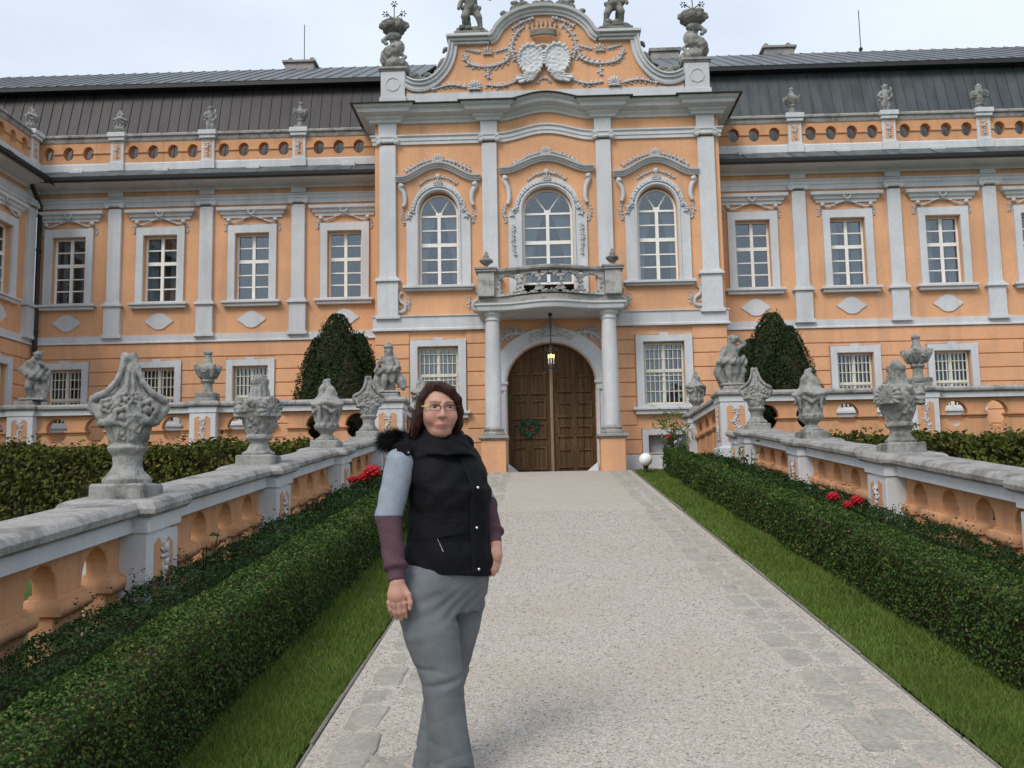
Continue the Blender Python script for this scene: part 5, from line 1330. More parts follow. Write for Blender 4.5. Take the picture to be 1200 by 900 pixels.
place('stone_vase', 'A', 'stone flower basket vase in front of the hatted statue, above the fur hood', 'vase', (RXL, PY[4], zt(PY[4])), .98, radians(18), VG)
place('stone_vase', 'A', 'flower basket vase on the ramp pier nearest the foot, across the drive from the woman', 'vase', (RXR, PY[1], zt(PY[1])), .95, radians(-20), VG)
place('stone_vase', 'B', 'leafy stone vase with cone neck on the pier above three red roses', 'vase', (RXR, PY[2], zt(PY[2])), 1.0, radians(-75), VG)
place('stone_vase', 'C', 'fluted covered stone vase between the leafy vase and the flower basket below the raised-arm statue', 'vase', (RXR, PY[3], zt(PY[3])), 1.02, radians(-30), VG)
place('stone_vase', 'A', 'stone flower basket vase next to the statue with a raised arm', 'vase', (RXR, PY[4], zt(PY[4])), .98, radians(-12), VG)
place('stone_vase', 'C', 'small covered vase at the gatehouse end of the short balustrade by the hatted statue', 'vase', (-2.36, 19.15, ZT-.2+1.084), .98, .4, VG)
place('stone_vase', 'C', 'small covered vase at the gatehouse end of the short balustrade by the raised-arm statue', 'vase', (3.12, 19.15, ZT-.2+1.084), .98, 1.9, VG)
place('stone_vase', 'E', 'bell-shaped stone vase with finial on the terrace balustrade behind the shell vase', 'vase', (-5.93, YTB, ZT+1.084), .98, 0, VG)
place('stone_vase', 'E', 'bell-shaped stone vase with finial standing behind the leafy vase', 'vase', (6.66, YTB, ZT+1.084), .98, .3, VG)
SG = 'stone statues on the terrace balustrades'
place('stone_statue', 'raised', 'stone statue of a draped child with one arm raised to the head', 'statue', (RXR+.02, YTB, ZT+1.105), 1.10, .0, SG, 'base')
place('stone_statue', 'hat', 'stone statue of a child in a tall hat and tunic above the fur hood', 'statue', (-2.67, YTB, ZT+1.105), 1.03, .1, SG, 'base')
place('stone_statue', 'draped', 'stone statue of a draped child with bent elbows at the downpipe end of the terrace', 'statue', (-9.10, YTB, ZT+1.105), 1.10, .2, SG, 'base')
UG = 'balcony urns'
for s in (-1, 1): place('balcony_urn', 'U', 'small dark stone urn on the balcony post towards the '+('brown' if s < 0 else 'grey')+' roofed wing', 'urn', (AX+s*1.30, YC-1.01, 6.236), 1.0, 0, UG)
RG = 'ornaments on the roof parapet'
zr = 10.16
def roofpos(dx): return (AX+dx, YW+.06, zr)
place('parapet_vase', 'C', 'pale stone urn on the parapet pier close to the corner downpipe', 'vase', roofpos(LPI[2]), .78, .4, RG)
place('parapet_statue', 'small', 'small stone putto on the parapet between two urns of the brown roof', 'statue', roofpos(LPI[1]), .80, .3, RG)
place('parapet_vase', 'E', 'stone vase with finial on the parapet pier of the brown roof beside the gatehouse', 'vase', roofpos(LPI[0]), .78, .2, RG)
place('parapet_vase', 'E', 'stone vase with finial on the parapet pier of the grey roof beside the gatehouse', 'vase', roofpos(-LPI[0]), .78, .2, RG)
place('parapet_statue', 'small', 'small stone putto on the parapet between two vases of the grey roof', 'statue', roofpos(-LPI[1]), .85, -.2, RG)
place('parapet_vase', 'B', 'rounded stone vase on the grey roof parapet, beyond the putto', 'vase', roofpos(-LPI[2]), .82, .2, RG)
place('parapet_vase', 'C', 'stone urn on the parapet of the projecting side wing', 'vase', (AX-11.85-.06, YW-.32, zr), .78, .2, RG)
# gable sculpture
yg = YC+.15
for s, w in ((-1, 'on the brown roof side'), (1, 'on the grey roof side')):
    T = thing('basin_bearer', 'twisted dolphin carrying a basin of iron flowers, gatehouse corner '+w, 'statue', (AX+s*3.37, YC+.2, 11.12), 'basin bearers on the gatehouse corners', org=(0, 0, 0))
    o = inst('dolphin', carved('dolphin'), T, (0, 0, 0)); o.scale = (s*-.92, .92, .92)
    o = inst('basin', carved('basin'), T, (0, 0, .86)); o.scale = (.92,)*3
    m = MB()
    for a, rr, zz in ((0, 0, 1.62), (-.5, .22, 1.38), (.5, .22, 1.38)):
        tip = (sin(a)*.42, 0, zz); m.tube([(0, 0, 1.20), (sin(a)*.15, 0, 1.32), tip], .012, 5)
        for k in range(6): b = k*pi/3; m.blob((tip[0]+.055*cos(b), 0, tip[2]+.055*sin(b)), (.032, .012, .018), b)
    m.build('iron_flowers', 'iron', T)
    T = thing('gable_statue', 'stone figure striding on a rocky block on the gable ledge '+w, 'statue', (AX+s*1.62, yg, 11.80), 'statues on the gable', org=(0, 0, 0))
    MB().box(-.38, .38, -.20, .22, 0, .14).build('block', 'stone_dark', T, bevel=.02)
    m = MB()
    for k in range(16): m.blob((R.uniform(-.25, .25), R.uniform(-.12, .15), .16+R.uniform(0, .12)), (R.uniform(.08, .14), .1, R.uniform(.06, .12)))
    m.build('rock', 'stone_dark', T)
    o = inst('figure', carved('stride'), T, (0, 0, .22)); o.scale = (s*-1.35, 1.35, 1.35)
o = inst('coat_of_arms', carved('arms'), GABLE, (0, -.03, 11.16)); o.scale = (1.0, 1, .74)
def rocaille(name, label, segs, blobs, at):
    """openwork stone scrolls"""
    T = thing(name, label, 'ornament', at, 'stone scrollwork on the gable')
    for pts, r in segs:
        p = spline(pts, 5); n = len(p); MB().tube([(AX+x, yg+.02*sin(i), z) for i, (x, z) in enumerate(p)], [r*(.55+.6*sin(pi*(i+.5)/n)) for i in range(n)], 7).build('scroll', 'stone_dark', T, smooth=True)
    m = MB()
    for x, z, r in blobs: m.blob((AX+x, yg, z), (r, r*.8, r*.8))
    if blobs: m.build('leafwork', 'stone_dark', T, smooth=True)
for s in (-1, 1):
    w = 'brown roof side' if s < 0 else 'grey roof side'
    rocaille('stone_scrollwork', 'jagged stone scrollwork lying in the hollow of the gable, '+w,
        [([(s*3.05, 10.92), (s*2.9, 11.0), (s*2.75, 10.9), (s*2.6, 10.86)], .06), ([(s*2.75, 10.86), (s*2.62, 11.0), (s*2.48, 10.95), (s*2.42, 11.12)], .055), ([(s*2.45, 11.0), (s*2.28, 11.3), (s*2.22, 11.32), (s*2.2, 11.2)], .06), ([(s*2.2, 11.35), (s*2.12, 11.52), (s*2.2, 11.6), (s*2.26, 11.52)], .045)],
        [(s*(2.95-.09*k), 10.90+.01*(k % 3)+max(0, k-4)*.055, .055+.02*(k % 2)) for k in range(9)], (AX+s*2.6, yg, 10.80))
    rocaille('stone_scrollwork', 'openwork stone scrolls climbing the round gable top, '+w,
        [([(s*1.25, 11.95), (s*1.0, 11.98), (s*.88, 12.15), (s*.86, 12.38), (s*.94, 12.4)], .07), ([(s*.72, 12.25), (s*.68, 12.5), (s*.58, 12.62), (s*.72, 12.66)], .055), ([(s*.66, 12.42), (s*.45, 12.6), (s*.25, 12.52)], .075), ([(s*.5, 12.6), (s*.42, 12.85), (s*.3, 12.9), (s*.26, 12.75)], .05)],
        [(s*(1.15-.1*k), 12.0+.05*k, .05) for k in range(4)], (AX+s*.8, yg, 12.0))
rocaille('stone_scrollwork', 'stone block with scrolls at the very top of the gable', [([(-.25, 12.75), (-.12, 12.95), (.12, 12.95), (.25, 12.75)], .08)], [(-.14, 12.6, .12), (.14, 12.6, .12), (0, 12.58, .14), (0, 12.8, .16)], (AX, yg, 12.45))
# ------------------------------------------------------------------ lantern, wreath, globe lamp
def lantern():
    x, y, z = AX, YC-.70, 4.40
    T = thing('hanging_lantern', 'black iron lantern with lit bulbs hanging under the balcony', 'lantern', (x, y, z-.28))
    MB().tube([(x, y, 5.345), (x, y, z+.26)], .012, 6).blob((x, y, 5.31), .05).build('chain', 'iron', T)
    m = MB()
    for k in range(6):
        a = k*pi/3; r = .15; m.tube([(x+r*.9*cos(a), y+r*.9*sin(a), z-.2), (x+r*cos(a), y+r*sin(a), z+.13), (x, y, z+.27)], .009, 5)
        b = a+pi/3; m.tube([(x+r*cos(a), y+r*sin(a), z+.13), (x+r*cos(b), y+r*sin(b), z+.13)], .009, 5); m.tube([(x+r*.9*cos(a), y+r*.9*sin(a), z-.2), (x+r*.9*cos(b), y+r*.9*sin(b), z-.2)], .011, 5)
        m.tube([(x+r*cos(a), y+r*sin(a), z+.13), (x+r*1.45*cos(a), y+r*1.45*sin(a), z+.20), (x+r*1.5*cos(a), y+r*1.5*sin(a), z+.13)], .008, 5)
        m.tube([(x+r*.9*cos(a), y+r*.9*sin(a), z-.2), (x+r*.6*cos(a), y+r*.6*sin(a), z-.28), (x+r*1.1*cos(a), y+r*1.1*sin(a), z-.3)], .008, 5)
    m.build('frame', 'iron', T)
    em, t, b = nodes('bulb', .4); b.inputs['Emission Color'].default_value = (1, .60, .10, 1); b.inputs['Emission Strength'].default_value = 2.2
    for k in range(3):
        a = k*2*pi/3+.5; MB().tube([(x+.06*cos(a), y+.06*sin(a), z-.12), (x+.06*cos(a), y+.06*sin(a), z-.0)], .012, 6).build('candle', 'opal_globe', T)
        MB().blob((x+.06*cos(a), y+.06*sin(a), z+.04), (.03, .03, .045)).build('bulb', 'bulb', T, smooth=True)
lantern()
def wreath():
    x, y, z = AX-.50, YC+.125, 3.02
    T = thing('heart_wreath', 'green heart-shaped wreath hanging on the brown gate', 'wreath', (x, y, z-.18))
    pts = [(x+.0118*16*sin(t)**3, z+.0118*(13*cos(t)-5*cos(2*t)-2*cos(3*t)-cos(4*t))) for t in np.linspace(0, 2*pi, 49)]
    m = MB(); q = random.Random(5)
    for a, b in pts:
        for k in range(3): m.blob((a+q.uniform(-.025, .025), y-.02+q.uniform(-.015, .015), b+q.uniform(-.025, .025)), (.032, .02, .014), q.uniform(0, pi))
    m.build('leaves', 'wreath_green', T)
    MB().tube([(x, y-.01, z+.12), (x, y, z+.3)], .005, 4).build('string', 'wreath_green', T)
    m = MB()
    for a, b in ((-.02, -.02), (.05, .03), (.06, -.05)): m.blob((x+a, y-.04, z+b), (.015, .015, .02))
    m.build('pendants', 'rose_petal', T)
wreath()
def globe():
    x, y = 2.02, 18.6; z = rz(y)
    T = thing('globe_lamp', 'white globe lamp on a short black post at the end of the lawn', 'lamp', (x, y, z))
    MB().stack(x, y, [(.05, z-.05), (.05, z+.02), (.035, z+.04), (.035, z+.10), (.055, z+.12), (.055, z+.145)], False, 12).build('post', 'car_black', T, auto=radians(40))
    bm = bmesh.new(); bmesh.ops.create_uvsphere(bm, u_segments=24, v_segments=14, radius=.128); me = bpy.data.meshes.new('globe'); bm.to_mesh(me); bm.free()
    me.materials.append(MATS['opal_globe']); me.polygons.foreach_set('use_smooth', np.ones(len(me.polygons), bool))
    inst('globe', me, T, (x, y, z+.265))
globe()
# ------------------------------------------------------------------ roses and garden plants
def plant(name, label, x, y, z, h, n, spread, leafmat_, blooms=(), L=.05, seed=1, lw=.55, group=None, dens=16):
    q = random.Random(seed); T = thing(name, label, 'plant', (x, y, z), group); stems = []; P = []; N = []
    for i in range(n):
        a = q.uniform(0, 2*pi); sp = spread*q.uniform(.3, 1); hh = h*q.uniform(.65, 1)
        pts = spline([(x+.02*cos(a), y+.02*sin(a), z), (x+sp*.4*cos(a), y+sp*.4*sin(a), z+hh*.55), (x+sp*cos(a), y+sp*sin(a), z+hh)], 4)
        MB().tube(pts, .006, 5, .003).build('stem', 'twig_and_shade', T)
        for k in range(dens):
            p = pts[min(len(pts)-1, int(len(pts)*q.uniform(.25, 1)))]; P.append((p[0]+q.uniform(-L, L), p[1]+q.uniform(-L, L), p[2]+q.uniform(-L, L))); N.append((q.uniform(-.5, .5), q.uniform(-1, .1), .6))
    V = leaves(np.array(P), np.array(N), L, L*lw, .5, .2)-np.array((x, y, z))
    o = inst('foliage', mesh_np('foliage', V, quads(V), leafmat_), T, (x, y, z)); o['kind'] = 'stuff'
    for bx, by, bz, r in blooms:
        m = MB(); MB().tube([(x, y, z+h*.3), ((x+bx)/2, (y+by)/2, (z+bz)/2+.05), (bx, by, bz-.02)], .005, 5).build('stem', 'twig_and_shade', T)
        for k in range(26):                                       # petals packed round a ball
            f_ = (k+.5)/26; ph = math.acos(1-1.75*f_); a = k*2.4; rr = r*(.55+.25*f_)
            c = (bx+rr*sin(ph)*cos(a), by+rr*sin(ph)*sin(a), bz+rr*cos(ph)*.9+r*.1)
            m.blob(c, (r*.36, r*.36, r*.26))
        m.build('bloom', 'rose_petal', T, smooth=True)
    return T
plant('rose_bush', 'rose bush with red blooms behind the hedge beside the woman\'s shoulder', -2.03, 10.9, rz(10.9), .5, 6, .16, 'rose_leaf', [(-2.12, 10.85, 1.78, .055), (-2.0, 10.9, 1.80, .075), (-1.88, 10.8, 1.86, .10), (-1.94, 10.95, 1.88, .06)], .055, 2)
plant('rose_bush', 'rose bush with three dark red blooms in front of the leafy vase pier', 2.82, 9.2, rz(9.2), .52, 5, .14, 'rose_leaf', [(2.74, 9.2, 1.50, .06), (2.86, 9.15, 1.42, .05), (2.94, 9.15, 1.46, .062)], .055, 3)
plant('oleander', 'tall yellow-green plant with long leaves at the gatehouse end of the hedge', 2.62, 18.95, rz(18.95), 1.22, 9, .42, 'oleander_leaf', [(2.50, 18.8, 2.66, .07)], .24, 4, .16, dens=20)
plant('rose_bush', 'thin rose bush in front of the pier below the raised-arm statue', 3.08, 14.3, rz(14.3), .78, 6, .32, 'rose_leaf', [], .07, 5, dens=9)
plant('rose_bush', 'leafy rose shoot rising before the arches next to the flower basket pier', -2.30, 6.6, rz(6.6), .68, 4, .17, 'rose_leaf', [], .06, 6, dens=10)
plant('young_tree', 'young green tree showing through the terrace balustrade beside the yew', -4.3, 17.9, ZB, 1.0, 6, .35, 'oleander_leaf', [], .10, 7, dens=18)
# ------------------------------------------------------------------ parked car in the court
def car():
    T = thing('parked_car', 'grey-blue car parked behind the short balustrade by the raised-arm statue', 'car', (4.40, 19.885, ZB), org=(0, 0, 0)); T.scale = (.82, 1, .92)
    W = .50
    prof = [(-1.95, .35), (-1.98, .55), (-1.85, .72), (-1.05, .86), (-.35, 1.32), (.0, 1.40), (1.0, 1.36), (1.65, .95), (1.95, .88), (1.98, .40), (1.85, .26), (-1.85, .26)]
    b = MB(); n = len(prof); V = []
    for y, k in ((-W, .96), (-W*.8, 1.0), (W*.8, 1.0), (W, .96)): V += [(x*(1 if abs(y) < W else .985), y, .26+(z-.26)*k) for x, z in prof]
    F = [[j*n+i, j*n+(i+1) % n, (j+1)*n+(i+1) % n, (j+1)*n+i] for j in range(3) for i in range(n)]+[list(range(n)), [3*n+i for i in range(n)][::-1]]
    b.add(V, F).build('body', 'car_paint', T, bevel=.02)
    MB().add([(-1.02, -.43, .885), (-1.02, .43, .885), (-.36, .39, 1.325), (-.36, -.39, 1.325), (-1.05, -.43, .87), (-1.05, .43, .87), (-.40, .39, 1.335), (-.40, -.39, 1.335)], [(0,1,2,3), (4,7,6,5), (0,4,5,1), (3,2,6,7), (0,3,7,4), (1,5,6,2)]).build('windscreen', 'car_glass', T)
    for s in (-1, 1):
        MB().plate([(-.85, .9), (1.4, .92), (.95, 1.28), (-.3, 1.28)], (), s*W*1.0-.006, s*W*1.0+.006).build('side_window', 'car_glass', T)
        MB().blob((-1.90, s*.38, .62), (.06, .09, .07)).build('headlight', 'car_lamp', T, smooth=True)
        for x in (-1.25, 1.25):
            w = MB().tube([(x, s*(W-.09), .30), (x, s*(W+.03), .30)], .30, 20).build('wheel', 'car_black', T, auto=radians(40))
            MB().tube([(x, s*(W+.02), .30), (x, s*(W+.045), .30)], .18, 14).build('rim', 'car_lamp', w)
car()

# ------------------------------------------------------------------ the woman on the drive
def person():
    X0, Y0 = -.37, 4.05; Z0 = G*Y0
    T = thing('person', 'woman in black padded vest, grey and plum sleeves and grey trousers, standing on the drive', 'person', (X0, Y0, Z0), org=(0, 0, 0))
    simple('vest_black', (.0055, .0055, .0075), .72, .14, .35, 12, bumpy=.5, bscale=26)
    simple('sleeve_grey', (.27, .30, .355), .95, .1, .10, 40, bumpy=.3, bscale=240)
    simple('sleeve_plum', (.098, .055, .068), .95, .1, .12, 40, bumpy=.3, bscale=240)
    simple('trouser_grey', (.150, .162, .172), .92, .12, .16, 9, bumpy=.35, bscale=260)
    simple('shoe', (.02, .018, .016), .5, .4)
    simple('silver', (.7, .7, .7), .25, .5, metal=1)
    simple('lime', (.45, .55, .05), .4, .5); simple('spectacle', (.03, .015, .014), .3, .5)
    simple('eye_white', (.30, .26, .245), .3, .4); simple('iris', (.025, .028, .028), .15, .5)
    simple('fur_black', (.006, .006, .007), .7, .25)
    m, t, b = nodes('skin', .5, .35)
    at = t.nodes.new('ShaderNodeAttribute'); at.attribute_name = 'tone'; n = tx(t, 'n', 60, 4)
    t.links.new(mix(t, at.outputs['Color'], (.42, .19, .14), ramp(t, n.outputs['Fac'], [(.45, (0,0,0)), (.85, (.3,.3,.3))])), b.inputs['Base Color'])
    b.inputs['Subsurface Weight'].default_value = .12; b.inputs['Subsurface Radius'].default_value = (.01, .004, .002)
    m, t, b = nodes('hair_brown', .5, .22)
    n = tx(t, 'n', 150, 3, stretch=(1, 1, .10)); n2 = tx(t, 'n', 18, 3)
    a = ramp(t, n.outputs['Fac'], [(.3, (.014, .0055, .004)), (.55, (.034, .0115, .0075)), (.8, (.070, .024, .015))]); t.links.new(a, b.inputs['Base Color']); bump(t, b, n.outputs['Fac'], .8, .004)
    TH = radians(36); fu = np.array((-cos(TH), -sin(TH), 0)); fv = np.array((sin(TH), -cos(TH), 0))    # her right hand side, her front
    def body_slab(P, zs, cx, cy, a_, b_, flat=2.0):
        z = P[:, 2]; q = P-np.stack([np.interp(z, zs, cx), np.interp(z, zs, cy), z], 1)
        u, v = q@fu, q@fv; A, B = np.interp(z, zs, a_), np.interp(z, zs, b_)
        d = (((np.abs(u)/A)**flat+(np.abs(v)/B)**flat)**(1/flat)-1)*np.minimum(A, B)
        return d, u, v
    VZ = [.78, .88, .98, 1.08, 1.16, 1.24, 1.30, 1.345, 1.38, 1.44]
    VX = [-.018, -.016, -.020, -.016, -.012, -.030, -.045, -.052, -.055, -.058]; VY = [.02, .02, .02, .015, .01, .02, .03, .03, .03, .03]
    VA = [.194, .183, .170, .164, .168, .174, .168, .125, .092, .090]; VB = [.166, .164, .158, .157, .162, .142, .115, .095, .088, .086]
    # arms: shoulder, elbow, wrist
    ar = [(-.205, -.080, 1.275), (-.249, -.125, 1.055), (-.203, -.200, .80)]; al = [(.045, .135, 1.265), (.132, .150, 1.09), (.172, .040, .925)]
    hr, kr, fr = (-.128, -.055, .745), (-.043, -.085, .43), (-.006, -.035, -.03)
    hl, kl, fl = (.045, .065, .75), (-.03, .11, .42), (-.112, .15, -.03)
    HC = np.array((-.050, -.035, 1.495)); HR = rotm('Z', radians(15))@rotm('X', radians(5))
    def head(P):
        q = (P-HC)@HR; X = q.copy(); X[:, 0] = np.abs(X[:, 0])
        d = ell(q, (0, .018, .022), (.077, .092, .086))
        d = smin(d, ell(q, (0, -.020, -.028), (.0705, .071, .079)), .03)
        d = smin(d, ell(q, (0, -.064, -.091), (.027, .023, .019)), .026)                 # chin
        d = smin(d, ell(X, (.036, -.062, -.030), (.030, .024, .028)), .02)              # cheeks
        d = smin(d, ell(q, (0, -.025, -.098), (.042, .040, .018)), .03)                 # soft under chin
        d = smin(d, cap(X, (.012, -.087, .030), (.044, -.076, .031), .007, .006), .014)  # brow
        sk = ell(X, (.0315, -.103, .0115), (.0225, .021, .0140)); k = .010                # eye sockets
        h = np.clip(.5-.5*(d+sk)/k, 0, 1); d = d+(-sk-d)*h+k*h*(1-h)
        d = smin(d, cap(q, (0, -.088, .018), (0, -.107, -.025), .0065, .0115), .010)     # nose
        d = smin(d, ell(X, (.0115, -.099, -.0280), (.0085, .010, .0075)), .006)
        d = smin(d, ell(q, (0, -.082, -.064), (.028, .013, .018)), .012)
        d = smin(d, cap(X, (0, -.0970, -.0605), (.023, -.087, -.0640), .0052, .0028), .004)  # lips
        d = smin(d, cap(X, (0, -.0955, -.0705), (.018, -.088, -.0680), .0062, .003), .004)
        d = smin(d, cap(X, (.018, -.0850, .0205), (.046, -.0780, .0185), .0042, .0038), .004)  # lids
        d = smin(d, cap(X, (.020, -.0830, .0018), (.044, -.0770, .0028), .0038, .0038), .004)
        d = smin(d, ell(X, (.076, .012, -.002), (.010, .018, .030)), .01)
        return smin(d, cap(P, (-.050, .015, 1.42), (-.050, .035, 1.30), .050, .060), .025)
    def hand(P, w, knuck, tips, thumb, pc, pr):
        d = smin(cap(P, w, pc, .026, .030), ell(P, pc, pr), .02)
        for k, tp, mid in zip(knuck, tips, [None]*4):
            k, tp = np.array(k), np.array(tp); md = (k*.45+tp*.55)+np.array((0, -.008, 0))
            d = smin(d, chain(P, [np.array(pc)*.35+k*.65, k, md, tp], [.0105, .0100, .0090, .0078], .004), .005)
        return smin(d, chain(P, thumb, [.014, .0115, .0095, .008], .005), .008)
    RH = dict(w=ar[2], pc=(-.203, -0.205, .752), pr=(.038, .019, .040), knuck=[(-.236, -0.205, .722), (-.216, -0.212, .717), (-.195, -0.214, .716), (-.175, -0.212, .720)],
              tips=[(-.226, -0.183, .672), (-.209, -0.185, .658), (-.190, -0.187, .656), (-.172, -0.187, .664)], thumb=[(-.178, -0.205, .778), (-.158, -0.215, .752), (-.150, -0.218, .722), (-.153, -0.215, .698)])
    LH = dict(w=al[2], pc=(.172, .022, .885), pr=(.026, .030, .036), knuck=[(.190, .030, .858), (.182, .016, .853), (.170, .004, .853), (.156, -.004, .858)],
              tips=[(.178, .016, .818), (.168, .002, .806), (.154, -.010, .806), (.140, -.016, .815)], thumb=[(.165, .005, .905), (.148, -.006, .885), (.141, -.008, .866), (.140, -.006, .848)])
    def arms(P, r): return [chain(P, A, [r, r*.88, r*.62], .01) for A in (ar, al)]
    def skin(P):
        d = head(P); q, u, v = body_slab(P, VZ, VX, VY, np.array(VA)-.03, np.array(VB)-.03)
        q = np.maximum(q, np.maximum(P[:, 2]-1.37, .83-P[:, 2])); d = smin(d, q, .03)
        for a in arms(P, .044): d = smin(d, a, .02)
        d = smin(d, hand(P, **RH), .012); d = smin(d, hand(P, **LH), .012)
        for A in ((hr, kr, fr), (hl, kl, fl)): d = smin(d, chain(P, A, [.075, .058, .036], .02), .03)
        return d
    V, F = nets(skin, (-.33, -.28, .0), (.28, .30, 1.62), .0042)
    for _ in range(1): pass
    me = mesh_np('body', V, F, 'skin', True)
    q = (V-HC)@HR; col = np.tile((.50, .275, .205), (len(V), 1))
    g = lambda c, r: np.exp(-(((q-np.array(c))/np.array(r))**2).sum(1))[:, None]
    lips = np.clip(g((0, -.092, -.0655), (.022, .02, .0085))*1.4, 0, 1); cheek = g((.042, -.07, -.03), (.028, .05, .028))+g((-.042, -.07, -.03), (.028, .05, .028)); nose = g((0, -.105, -.022), (.016, .02, .014))
    brow = np.clip((g((.031, -.08, .031), (.018, .03, .0042))+g((-.031, -.08, .031), (.018, .03, .0042)))*1.1, 0, 1); line = np.clip(g((0, -.090, -.0650), (.021, .02, .0028)), 0, 1)+np.clip(g((.032, -.083, .0185), (.017, .02, .0034))+g((-.032, -.083, .0185), (.016, .02, .003)), 0, 1)
    eye = np.clip(g((.032, -.085, .012), (.020, .03, .010))+g((-.032, -.085, .012), (.020, .03, .010)), 0, 1)
    for msk, c, a in ((cheek, (.53, .22, .175), .55), (nose, (.53, .22, .175), .4), (eye, (.30, .15, .115), .45), (lips, (.36, .10, .095), .85), (brow, (.10, .05, .032), .7), (line, (.13, .045, .04), .75)): col = col*(1-msk*a)+np.array(c)*msk*a
    ca = me.color_attributes.new('tone', 'FLOAT_COLOR', 'POINT'); ca.data.foreach_set('color', np.concatenate([col, np.ones((len(V), 1))], 1).astype(np.float32).ravel())
    body = inst('body', me, T, (0, 0, 0))
    HRi = HR.T
    hp = lambda p: tuple(HC+np.array(p)@HRi)
    for s in (-1, 1):
        e = MB(); c = hp((s*.0315, -.0690, .0112)); V1, F1 = ico(); 
        bm = bmesh.new(); bmesh.ops.create_icosphere(bm, subdivisions=3, radius=.0145); m1 = bpy.data.meshes.new('eye'); bm.to_mesh(m1); bm.free(); m1.materials.append(MATS['eye_white']); m1.polygons.foreach_set('use_smooth', np.ones(len(m1.polygons), bool))
        eo = inst('eye', m1, body, c)
        d = np.array(hp((s*.0320+.001, -.0825, .0112))); MB().blob(tuple(d), (.0074, .0025, .0074)).build('iris', 'iris', eo, smooth=True)
    # hair: a parted bob
    def hair(P):
        q = (P-HC)@HR; x, y, z = q.T; a = np.arctan2(y, x)
        d = ell(q, (0, .018, .030), (.0840, .102, .0885))
        d = smin(d, chain(q, [(-.040, -.030, .094), (-.070, -.022, .045), (-.080, -.014, -.02), (-.106, -.006, -.110)], [.022, .018, .022, .018], .01), .012)
        d = smin(d, chain(q, [(-.045, .05, .02), (-.060, .045, -.05), (-.074, .04, -.105)], [.042, .042, .03], .02), .02)
        d = smin(d, chain(q, [(-.010, -.050, .100), (.040, -.062, .080), (.070, -.052, .040), (.080, -.034, -.010), (.080, -.022, -.060), (.074, -.014, -.115)], [.016, .016, .017, .018, .018, .012], .010), .012)
        d = smin(d, chain(q, [(.045, .05, .02), (.052, .045, -.05), (.052, .04, -.10)], [.042, .038, .026], .02), .02)
        top = np.interp(x, [-.085, -.066, -.046, -.028, .0, .03, .055, .070, .085], [.0, .045, .070, .079, .073, .056, .032, .004, -.04])
        cut = np.maximum(np.abs(x-.001)-.0705, np.maximum((z-top)*.75, y+.022))
        k = .008; h = np.clip(.5-.5*(d+cut)/k, 0, 1); d = d+(-cut-d)*h+k*h*(1-h)
        d = np.maximum(d, -(z+.128-.010*np.sin(a*7)+.010*np.sin(a*17)))
        return d+.0010*np.sin(a*34+z*12)+.0008*np.sin(a*71+z*20)
    V, F = nets(hair, tuple(HC+(-.19, -.16, -.15)), tuple(HC+(.17, .18, .17)), .0036); ho = inst('hair', mesh_np('hair', V, F, 'hair_brown', True), T, (0, 0, 0))
    m = MB(); q_ = random.Random(4)
    for k in range(150):                                          # loose strands at the ends
        s = q_.choice((-1, -1, 1)); bx = (-.104 if s < 0 else .076)+q_.uniform(-.016, .012); by = q_.uniform(-.03, .06)
        m.tube([hp((bx*.86, by, .0)), hp((bx*.97, by-.002, -.07)), hp((bx*1.04+q_.uniform(-.008, .008), by-.006, -.122+q_.uniform(-.022, .008)))], .0017, 4, .0006)
    o = m.build('hair_strands', 'hair_brown', ho, smooth=True); o['kind'] = 'stuff'
    gl = MB()
    gz = .006
    fr_pts = lambda s: [(s*.032+.0235*cos(t)*(abs(cos(t))**-.35 if abs(cos(t)) > .05 else 1), -.104+.10*((abs(s*.032+.0235*cos(t))))**2*6, gz+.0125*sin(t)) for t in np.linspace(0, 2*pi, 25)]
    for s in (-1, 1):
        pts = [hp(p) for p in fr_pts(s)]; gl.tube(pts, .0009, 5); top = [p for p, t in zip(pts, np.linspace(0, 2*pi, 25)) if 0 <= t <= pi]; gl.tube(top, .0019, 5)
    gl.tube([hp((-.009, -.104, gz+.004)), hp((0, -.1075, gz+.008)), hp((.009, -.104, gz+.004))], .0014, 5)
    g_o = gl.build('glasses', 'spectacle', T)
    for s in (-1, 1):
        MB().tube([hp((s*.057, -.092, gz+.006)), hp((s*.073, -.078, gz+.006)), hp((s*.078, -.03, gz+.006)), hp((s*.080, .02, gz-.002))], .0032, 5).build('temple', 'lime' if s < 0 else 'spectacle', g_o)
    # padded vest
    def vest(P):
        d, u, v = body_slab(P, VZ, VX, VY, VA, VB, 2.15); z = P[:, 2]
        d = d-.005*np.abs(np.sin((z-.83)*pi/.118))**.5*np.clip((1.30-z)/.05, 0, 1)+nse(P, 26, .004)+nse(P, 60, .0016)
        d += .0022*np.sin(u*30+z*13)*np.sin(z*45+v*25)+.0024*np.sin((u*.9+z*1.1)*58+2*np.sin(v*20))*np.clip((z-1.0)/.1, 0, 1)*np.clip((1.34-z)/.1, 0, 1)
        d = smin(d, chain(P, [(-.06, -.01, 1.335), (-.192, -.065, 1.312)], [.062, .056], .02), .03)
        d = smin(d, chain(P, [(-.04, .06, 1.335), (.05, .105, 1.30)], [.060, .055], .02), .03)
        bot = .812+.008*np.sin(np.arctan2(v, u)*2); d = np.maximum(d, bot-z)
        d = np.maximum(d, z-1.375)
        for A in (ar, al): d = np.maximum(d, -(cap(P, np.array(A[0])+(0, 0, .01), A[1], .056, .052)))
        c = np.array((-.048, .012, 0)); q = P-c; w = q@fv; rho = np.hypot(q[:, 0], q[:, 1])             # stand collar, open and lower in front
